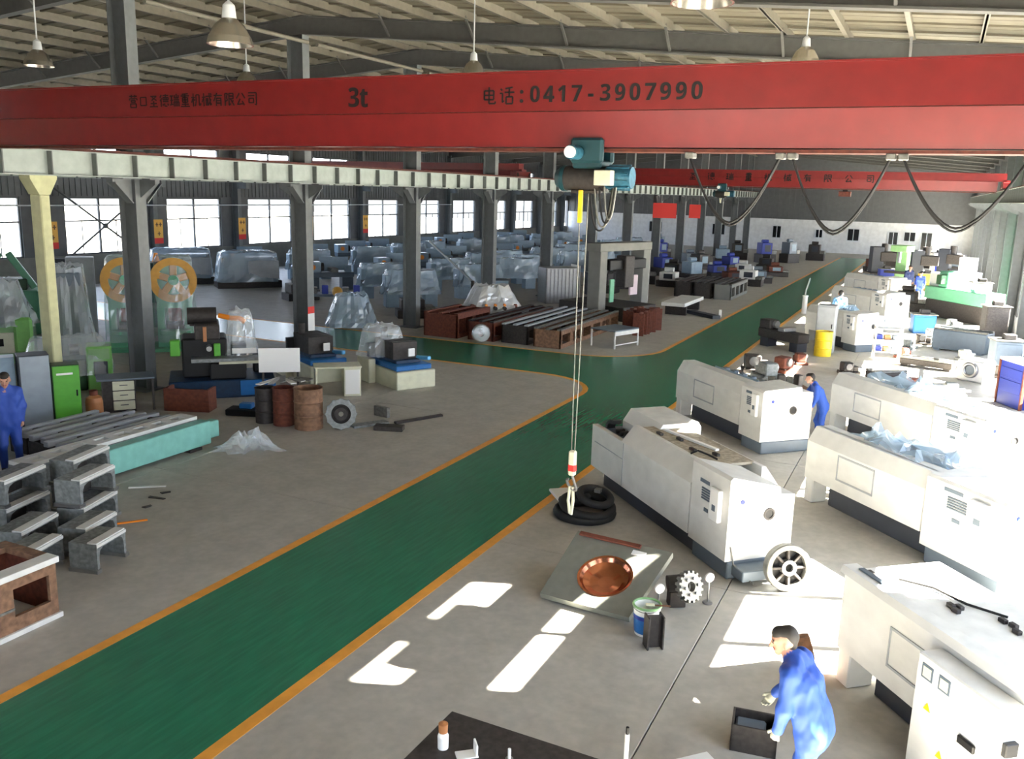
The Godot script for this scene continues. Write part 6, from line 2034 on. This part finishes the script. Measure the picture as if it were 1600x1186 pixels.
	cy(st, Vector3(-18.4, 0, -34.5), Vector3(-18.4, 0.95, -34.5), 0.08, -1, 12)
	P(jib, "stand", st, M.cast_dark)

func st_ball(t: Node, called: String, c: Vector3, r: float, m: Material):
	var st := S()
	var pf := []
	for i in 11:
		var a := -PI / 2 + PI * i / 10
		pf.append(Vector2(cos(a) * r, sin(a) * r))
	la(st, pf, 20, Transform3D(Basis.IDENTITY, c))
	P(t, called, st, m)

func stand_lathe(wrapped: bool) -> Node3D:
	var t := T("bench_lathe", "pale blue-grey lathe wrapped in film in the rows below the windows" if wrapped else "unwrapped blue-grey lathe with orange disc in the rows below the windows", "lathe", Vector3.ZERO, 0, "film-wrapped lathes below the windows" if wrapped else "unwrapped lathes below the windows")
	t.set_meta("base_name", "bench_lathe")
	for x in [-1.1, 0.55]:
		PB(t, "pedestal", Vector3(x, 0, -0.3), Vector3(x + 0.55, 0.62, 0.3), M.slate if not wrapped else M.ice, 0.02)
	PB(t, "bed", Vector3(-1.15, 0.62, -0.28), Vector3(1.15, 0.85, 0.28), M.slate, 0.02)
	PB(t, "headstock", Vector3(-1.15, 0.85, -0.32), Vector3(-0.45, 1.35, 0.32), M.ice, 0.03)
	PC(t, "chuck", Vector3(-0.45, 1.1, 0), Vector3(-0.28, 1.1, 0), 0.19, M.cast_dark)
	if not wrapped:
		PC(t, "orange_disc", Vector3(-0.85, 1.1, 0.32), Vector3(-0.85, 1.1, 0.35), 0.13, M.orange)
	PB(t, "carriage", Vector3(0.0, 0.85, -0.35), Vector3(0.35, 1.05, 0.4), M.steel_dull, 0.02)
	PB(t, "tailstock", Vector3(0.75, 0.85, -0.18), Vector3(1.05, 1.18, 0.18), M.ice, 0.03)
	PB(t, "splash_guard", Vector3(-0.4, 0.9, -0.36), Vector3(1.0, 1.55, -0.33), M.ice)
	if wrapped:
		var st := S()
		film(st, Vector2(1.05, 0.36), Vector2(1.25, 0.5), 1.0, 0.55, 111, 0.09, 30, 8)
		P(t, "plastic_cover", st, M.film_blue)
	return t

func build_far_clutter():
	# far end of the crane bay: cabinets, crates and machines on both sides of the aisle
	var kinds := [["crate", M.rust_brown, "brown"], ["crate", M.slate, "slate grey"], ["crate", M.royal, "dark blue"], ["crate", M.ice, "pale blue"], ["crate", M.cast_dark, "dark"], ["crate", M.machine_white, "white"]]
	var i := 0
	for q in [[-9.4, -51.0, 1.1, 5], [-9.3, -53.2, 0.9, 1], [-10.6, -52.2, 0.8, 0], [-12.6, -50.6, 1.5, 3], [-13.9, -51.5, 1.2, 4], [-14.8, -48.0, 1.3, 3], [-12.0, -54.5, 1.0, 2], [-13.6, -56.5, 1.6, 4], [-11.0, -57.5, 0.9, 5], [-9.2, -58.6, 0.8, 0], [-15.0, -59.5, 1.4, 1], [-12.6, -61.0, 1.2, 2], [-10.6, -63.5, 1.0, 4], [-14.0, -65.0, 1.5, 3], [-12.0, -70.5, 1.9, 2], [-10.4, -72.0, 2.0, 1], [-9.0, -76.5, 1.6, 4], [-14.5, -72.5, 1.6, 4], [-18.6, -62.0, 1.8, 5], [-19.6, -68.0, 1.6, 2], [-21.5, -74.0, 1.8, 3], [-2.8, -73.0, 1.5, 4], [-0.2, -75.0, 1.8, 5], [1.4, -70.0, 1.5, 1], [-0.9, -44.4, 1.1, 4], [1.0, -55.8, 1.3, 4], [2.0, -58.4, 1.2, 1], [-2.4, -63.4, 1.4, 4], [0.5, -64.2, 1.3, 2], [-3.8, -66.5, 1.2, 0], [-18.0, -29.0, 0.9, 4], [-24.8, -30.6, 0.9, 4], [-15.0, -42.2, 1.2, 4], [-17.4, -47.6, 1.3, 1], [-15.0, -44.6, 1.1, 4], [-15.3, -54.0, 1.4, 2], [-13.0, -47.4, 1.0, 5]]:
		var kd: Array = kinds[q[3]]
		var where := "on the column side of the far aisle" if q[0] < -8.0 else "on the sunny side of the far aisle"
		if q[0] < -17.0:
			where = "in the window bay behind the columns"
		var t := T("machine_unit", "%s machine unit %s" % [kd[2], where], "machine", Vector3(q[0], 0, q[1]), 20.0 * (i % 4), "%s machine units %s" % [kd[2], where])
		var h: float = q[2]
		PB(t, "base", Vector3(-0.7, 0, -0.45), Vector3(0.7, h * 0.35, 0.45), M.cast_dark, 0.02)
		PB(t, "body", Vector3(-0.55, h * 0.35, -0.4), Vector3(0.35, h * 0.8, 0.4), kd[1], 0.03)
		PB(t, "table", Vector3(0.35, h * 0.35, -0.4), Vector3(0.75, h * 0.5, 0.4), M.steel_dull, 0.02)
		PC(t, "motor", Vector3(-0.35, h * 0.8 + 0.12, 0), Vector3(0.15, h * 0.8 + 0.12, 0), 0.13, kd[1])
		PB(t, "panel", Vector3(-0.3, h * 0.45, 0.4), Vector3(0.2, h * 0.72, 0.415), M.ice if i % 2 else M.navy)
		i += 1
	# red signs hung by the far columns
	for q in [[-16.1, 3.95, -56.2, "wide red sign hung between the far columns"], [-15.9, 3.85, -63.2, "narrow red sign hung behind the wide red sign"]]:
		var t := T("red_sign", q[3], "sign", Vector3(q[0], q[1], q[2]), 20)
		var wd := 0.75 if q[2] > -60.0 else 0.4
		PB(t, "board", Vector3(-wd, -0.5, 0), Vector3(wd, 0.45, 0.04), M.banner_red)
		for x in [-wd * 0.7, wd * 0.7]:
			PC(t, "hanger", Vector3(x, 0.45, 0.02), Vector3(x, 1.0, 0.02), 0.015, M.steel_dull, -1, 6)

# ------------------------------------------------------------ people
func blend(a: float, b: float, k: float) -> float:
	var h := maxf(k - absf(a - b), 0.0) / k
	return minf(a, b) - h * h * k * 0.25

# bones: [from, to, radius from, radius to, colour]; meshed as surface nets, appended to st
func skin_mesh(st: SurfaceTool, bones: Array, cell: float, k: float, crease := 0.0):
	var fold := FastNoiseLite.new()
	fold.seed = 5
	fold.frequency = 6.0
	fold.fractal_octaves = 2
	var lo := Vector3(1e9, 1e9, 1e9)
	var hi := -lo
	for b in bones:
		var r: float = maxf(b[2], b[3]) + cell * 2.0
		for e in [b[0], b[1]]:
			lo = lo.min(e - Vector3(r, r, r))
			hi = hi.max(e + Vector3(r, r, r))
	var nx := int((hi.x - lo.x) / cell) + 2
	var ny := int((hi.y - lo.y) / cell) + 2
	var nz := int((hi.z - lo.z) / cell) + 2
	var d := PackedFloat32Array()
	d.resize(nx * ny * nz)
	d.fill(1.0)
	var near := PackedFloat32Array()
	near.resize(nx * ny * nz)
	near.fill(1e9)
	var who := PackedInt32Array()
	who.resize(nx * ny * nz)
	for bi in bones.size():
		var b: Array = bones[bi]
		var a: Vector3 = b[0]
		var c: Vector3 = b[1]
		var ab := c - a
		var ll := maxf(ab.length_squared(), 1e-9)
		var m: float = maxf(b[2], b[3]) + k + cell * 2.0
		var p0 := ((a.min(c) - Vector3(m, m, m) - lo) / cell).floor()
		var p1 := ((a.max(c) + Vector3(m, m, m) - lo) / cell).ceil()
		for z in range(maxi(int(p0.z), 0), mini(int(p1.z) + 1, nz)):
			for y in range(maxi(int(p0.y), 0), mini(int(p1.y) + 1, ny)):
				var row := (z * ny + y) * nx
				for x in range(maxi(int(p0.x), 0), mini(int(p1.x) + 1, nx)):
					var p := lo + Vector3(x, y, z) * cell
					var t := clampf((p - a).dot(ab) / ll, 0.0, 1.0)
					var v := p.distance_to(a + ab * t) - lerpf(b[2], b[3], t)
					var id := row + x
					d[id] = blend(d[id], v, k)
					if v < near[id]:
						near[id] = v
						who[id] = bi
	var vid := PackedInt32Array()
	vid.resize(nx * ny * nz)
	vid.fill(-1)
	var vp := PackedVector3Array()
	var vn := PackedVector3Array()
	var vc := PackedColorArray()
	var off := [0, 1, nx, nx + 1, nx * ny, nx * ny + 1, nx * ny + nx, nx * ny + nx + 1]
	var cs := [Vector3(0, 0, 0), Vector3(1, 0, 0), Vector3(0, 1, 0), Vector3(1, 1, 0), Vector3(0, 0, 1), Vector3(1, 0, 1), Vector3(0, 1, 1), Vector3(1, 1, 1)]
	var ed := [[0, 1], [2, 3], [4, 5], [6, 7], [0, 2], [1, 3], [4, 6], [5, 7], [0, 4], [1, 5], [2, 6], [3, 7]]
	for z in nz - 1:
		for y in ny - 1:
			var row := (z * ny + y) * nx
			for x in nx - 1:
				var id := row + x
				var s0 := d[id] < 0.0
				var mixed := false
				for o in 7:
					if (d[id + off[o + 1]] < 0.0) != s0:
						mixed = true
						break
				if not mixed:
					continue
				var sum := Vector3.ZERO
				var n := 0
				for e in ed:
					var va := d[id + off[e[0]]]
					var vb := d[id + off[e[1]]]
					if (va < 0.0) != (vb < 0.0):
						var t := va / (va - vb)
						sum += cs[e[0]].lerp(cs[e[1]], t)
						n += 1
				var g := Vector3(d[id + off[1]] + d[id + off[3]] + d[id + off[5]] + d[id + off[7]] - d[id] - d[id + off[2]] - d[id + off[4]] - d[id + off[6]],
					d[id + off[2]] + d[id + off[3]] + d[id + off[6]] + d[id + off[7]] - d[id] - d[id + off[1]] - d[id + off[4]] - d[id + off[5]],
					d[id + off[4]] + d[id + off[5]] + d[id + off[6]] + d[id + off[7]] - d[id] - d[id + off[1]] - d[id + off[2]] - d[id + off[3]])
				vid[id] = vp.size()
				var pt := lo + (Vector3(x, y, z) + sum / n) * cell
				var nn := g.normalized()
				if crease > 0.0:
					var q := Vector3(pt.x, pt.y * 0.55 + pt.x * 0.4, pt.z)
					var f0 := fold.get_noise_3dv(q)
					var gr := Vector3(fold.get_noise_3dv(q + Vector3(0.01, 0, 0)) - f0, fold.get_noise_3dv(q + Vector3(0, 0.01, 0)) - f0, fold.get_noise_3dv(q + Vector3(0, 0, 0.01)) - f0) * 100.0
					pt += nn * f0 * crease
					nn = (nn - (gr - nn * gr.dot(nn)) * crease).normalized()
				vp.append(pt)
				vn.append(nn)
				vc.append(bones[who[id]][4])
	for z in range(1, nz - 1):
		for y in range(1, ny - 1):
			var row := (z * ny + y) * nx
			for x in range(1, nx - 1):
				var id := row + x
				var s := d[id] < 0.0
				if s != (d[id + 1] < 0.0):
					emit(st, vp, vn, vc, vid[id], vid[id - nx], vid[id - nx - nx * ny], vid[id - nx * ny])
				if s != (d[id + nx] < 0.0):
					emit(st, vp, vn, vc, vid[id], vid[id - 1], vid[id - 1 - nx * ny], vid[id - nx * ny])
				if s != (d[id + nx * ny] < 0.0):
					emit(st, vp, vn, vc, vid[id], vid[id - 1], vid[id - 1 - nx], vid[id - nx])

func emit(st: SurfaceTool, vp: PackedVector3Array, vn: PackedVector3Array, vc: PackedColorArray, a: int, b: int, c: int, d: int):
	if a < 0 or b < 0 or c < 0 or d < 0:
		return
	for t in [[a, b, c], [a, c, d]]:
		var n := (vp[t[2]] - vp[t[0]]).cross(vp[t[1]] - vp[t[0]])
		var o: Array = t if n.dot(vn[t[0]] + vn[t[1]] + vn[t[2]]) > 0.0 else [t[0], t[2], t[1]]
		for i in o:
			st.set_color(vc[i])
			st.set_normal(vn[i])
			st.add_vertex(vp[i])

const SKIN := Color(0.52, 0.27, 0.18)
const HAIR := Color(0.02, 0.017, 0.015)

# local +x is the way the person faces, z to the person's right
func head_bones(c: Vector3, face: Vector3, side: Vector3) -> Array:
	var up := side.cross(face).normalized()
	if up.y < 0.0:
		up = -up
	var b := []
	b.append([c + up * 0.03 - face * 0.01, c + up * 0.03 + face * 0.02, 0.088, 0.082, SKIN])
	b.append([c - up * 0.03 + face * 0.03, c - up * 0.085 + face * 0.05, 0.06, 0.035, SKIN])
	b.append([c + face * 0.1 + up * 0.005, c + face * 0.112 - up * 0.03, 0.01, 0.016, SKIN])
	for s in [-1.0, 1.0]:
		b.append([c + side * s * 0.085 + up * 0.012, c + side * s * 0.088 - up * 0.02, 0.014, 0.011, SKIN])
		b.append([c + face * 0.088 + side * s * 0.03 + up * 0.012, c + face * 0.088 + side * s * 0.038 + up * 0.012, 0.009, 0.008, HAIR])
		b.append([c + face * 0.09 + side * s * 0.022 + up * 0.034, c + face * 0.085 + side * s * 0.05 + up * 0.034, 0.006, 0.005, HAIR])
	b.append([c + face * 0.083 - up * 0.062 - side * 0.018, c + face * 0.083 - up * 0.062 + side * 0.018, 0.008, 0.008, Color(0.4, 0.12, 0.1)])
	return b

func hair_bones(c: Vector3, face: Vector3, side: Vector3) -> Array:
	var up := side.cross(face).normalized()
	if up.y < 0.0:
		up = -up
	return [[c + up * 0.065 - face * 0.035, c + up * 0.075 + face * 0.035, 0.082, 0.066, HAIR], [c + up * 0.03 - face * 0.05, c - up * 0.03 - face * 0.055, 0.07, 0.05, HAIR]]

func hand_bones(wrist: Vector3, dir: Vector3, thumb: Vector3, col: Color, curl: float) -> Array:
	var d := dir.normalized()
	var t := thumb.normalized()
	var pn := d.cross(t).normalized()
	var b := [[wrist, wrist + d * 0.075, 0.027, 0.036, col], [wrist + d * 0.03 + t * 0.012, wrist + d * 0.08 + t * 0.02, 0.024, 0.022, col]]
	for i in 4:
		var o := t * (0.03 - 0.02 * i)
		var ln: float = [0.07, 0.078, 0.073, 0.058][i]
		var p0 := wrist + d * 0.08 + o
		var p1 := p0 + (d + pn * curl * 0.6).normalized() * ln * 0.55
		var p2 := p1 + (d * 0.4 + pn * curl).normalized() * ln * 0.5
		b.append([p0, p1, 0.0105, 0.0098, col])
		b.append([p1, p2, 0.0098, 0.0085, col])
	b.append([wrist + d * 0.025 + t * 0.03, wrist + d * 0.06 + t * 0.06, 0.013, 0.011, col])
	b.append([wrist + d * 0.06 + t * 0.06, wrist + d * 0.09 + t * 0.062 + pn * 0.015, 0.011, 0.009, col])
	return b

func person(label: String, at: Vector3, turn: float, lean: float, cloth: Color, glove: Color, reach: float, fine: float, s := 1.0, look := 0.0, bulk := 1.0) -> Node3D:
	var t := T("person", label, "person", at, turn)
	var dark := Color(0.015, 0.015, 0.02)
	var hip := Vector3(0, 0.93, 0)
	var ch := Vector3(lean * 0.55, 1.28, 0)
	var sh := Vector3(lean * 0.8, 1.42, 0)
	var hd := Vector3(lean * 1.15 + 0.03, 1.62 - lean * 0.1, 0)
	var bones := []
	# trunk
	for z in [-0.07, 0.07]:
		bones.append([hip + Vector3(0, 0, z), ch + Vector3(0, 0, z * 1.1), 0.125, 0.125, cloth])
		bones.append([ch + Vector3(0, 0, z * 1.1), sh + Vector3(-0.01, -0.02, z * 1.2), 0.125, 0.085, cloth])
	bones.append([sh + Vector3(0, 0.01, -0.15), sh + Vector3(0, 0.01, 0.15), 0.062, 0.062, cloth])
	bones.append([hip + Vector3(0, -0.08, -0.075), hip + Vector3(0, -0.08, 0.075), 0.12, 0.12, cloth])
	bones.append([sh + Vector3(0.02, 0.03, 0), hd + Vector3(-0.01, -0.06, 0), 0.056, 0.05, SKIN])
	bones.append([sh + Vector3(0.01, 0.05, -0.03), sh + Vector3(0.01, 0.05, 0.03), 0.062, 0.062, cloth])
	# legs
	for sd in [-1.0, 1.0]:
		var kn := Vector3(0.06 + 0.03 * sd, 0.5, 0.11 * sd)
		var an := Vector3(-0.02 + 0.05 * sd, 0.09, 0.12 * sd)
		bones.append([hip + Vector3(0, -0.04, 0.09 * sd), kn, 0.1, 0.068, cloth])
		bones.append([kn, an, 0.068, 0.052, cloth])
		bones.append([an + Vector3(-0.03, -0.045, 0), an + Vector3(0.15, -0.055, 0.01 * sd), 0.042, 0.034, dark])
	# arms: right (+z) hangs, left (-z) reaches
	var hands := []
	for sd in [-1.0, 1.0]:
		var s0 := sh + Vector3(0, 0.0, 0.19 * sd)
		var rr := reach if sd > 0.0 else reach * 0.2
		var el := s0 + Vector3(-0.03 + 0.2 * rr, -0.285 + 0.03 * rr, 0.05 * sd)
		var wr := el + Vector3(0.03 + 0.26 * rr, -0.24 + 0.16 * rr, -0.03 * sd)
		bones.append([s0, el, 0.066, 0.052, cloth])
		bones.append([el, wr, 0.052, 0.04, cloth])
		hands.append_array(hand_bones(wr, wr - el + Vector3(0, -0.06, 0), Vector3(1, 0.2, 0), glove, 0.7 * -sd))
	for b in bones:
		if b[4] == cloth:
			b[2] *= bulk
			b[3] *= bulk
	var st := S()
	skin_mesh(st, bones, fine, 0.045, 0.015)
	var face := Vector3(cos(look), -0.12, sin(look)).normalized()
	var side := face.cross(UP).normalized()
	skin_mesh(st, head_bones(hd, face, side), fine * 0.42, 0.02)
	skin_mesh(st, hands, fine * 0.45, 0.008)
	P(t, "body", st, M.skin)
	st = S()
	skin_mesh(st, hair_bones(hd, face, side), fine * 0.45, 0.03)
	P(t, "hair", st, M.skin)
	t.scale = Vector3(s, s, s)
	return t

func build_people():
	var blue := Color(0.014, 0.062, 0.31)
	var glove := Color(0.30, 0.30, 0.24)
	person("person in blue overalls and grey gloves standing stooped beside the crate", Vector3(-0.44, 0, -6.6), 170, 0.25, blue, glove, 0.45, 0.015, 0.93, -0.45, 1.13)
	person("person in a blue shirt standing in front of the pale steel cabinet", Vector3(-13.75, 0, -9.3), -35, 0.02, Color(0.02, 0.07, 0.36), SKIN, 0.1, 0.022, 0.97, 0.0, 1.1)
	person("person in blue bending behind the headstock of a white lathe", Vector3(-1.75, 0, -18.6), 200, 0.3, Color(0.02, 0.08, 0.4), SKIN, 0.8, 0.025, 0.82, 0.3)
	person("person in pale blue working at the lathe behind the yellow drum", Vector3(-2.9, 0, -33.2), 100, 0.15, Color(0.2, 0.4, 0.7), SKIN, 0.7, 0.035, 1.0, 0.0)
	person("person in dark blue standing before the green column machine", Vector3(-1.2, 0, -49.4), -60, 0.08, Color(0.01, 0.02, 0.08), SKIN, 0.3, 0.04, 1.0, 0.0)
	person("person in bright blue beside the person in dark clothes", Vector3(-0.6, 0, -48.2), -90, 0.25, Color(0.02, 0.06, 0.35), SKIN, 0.6, 0.04, 0.9, 0.0)
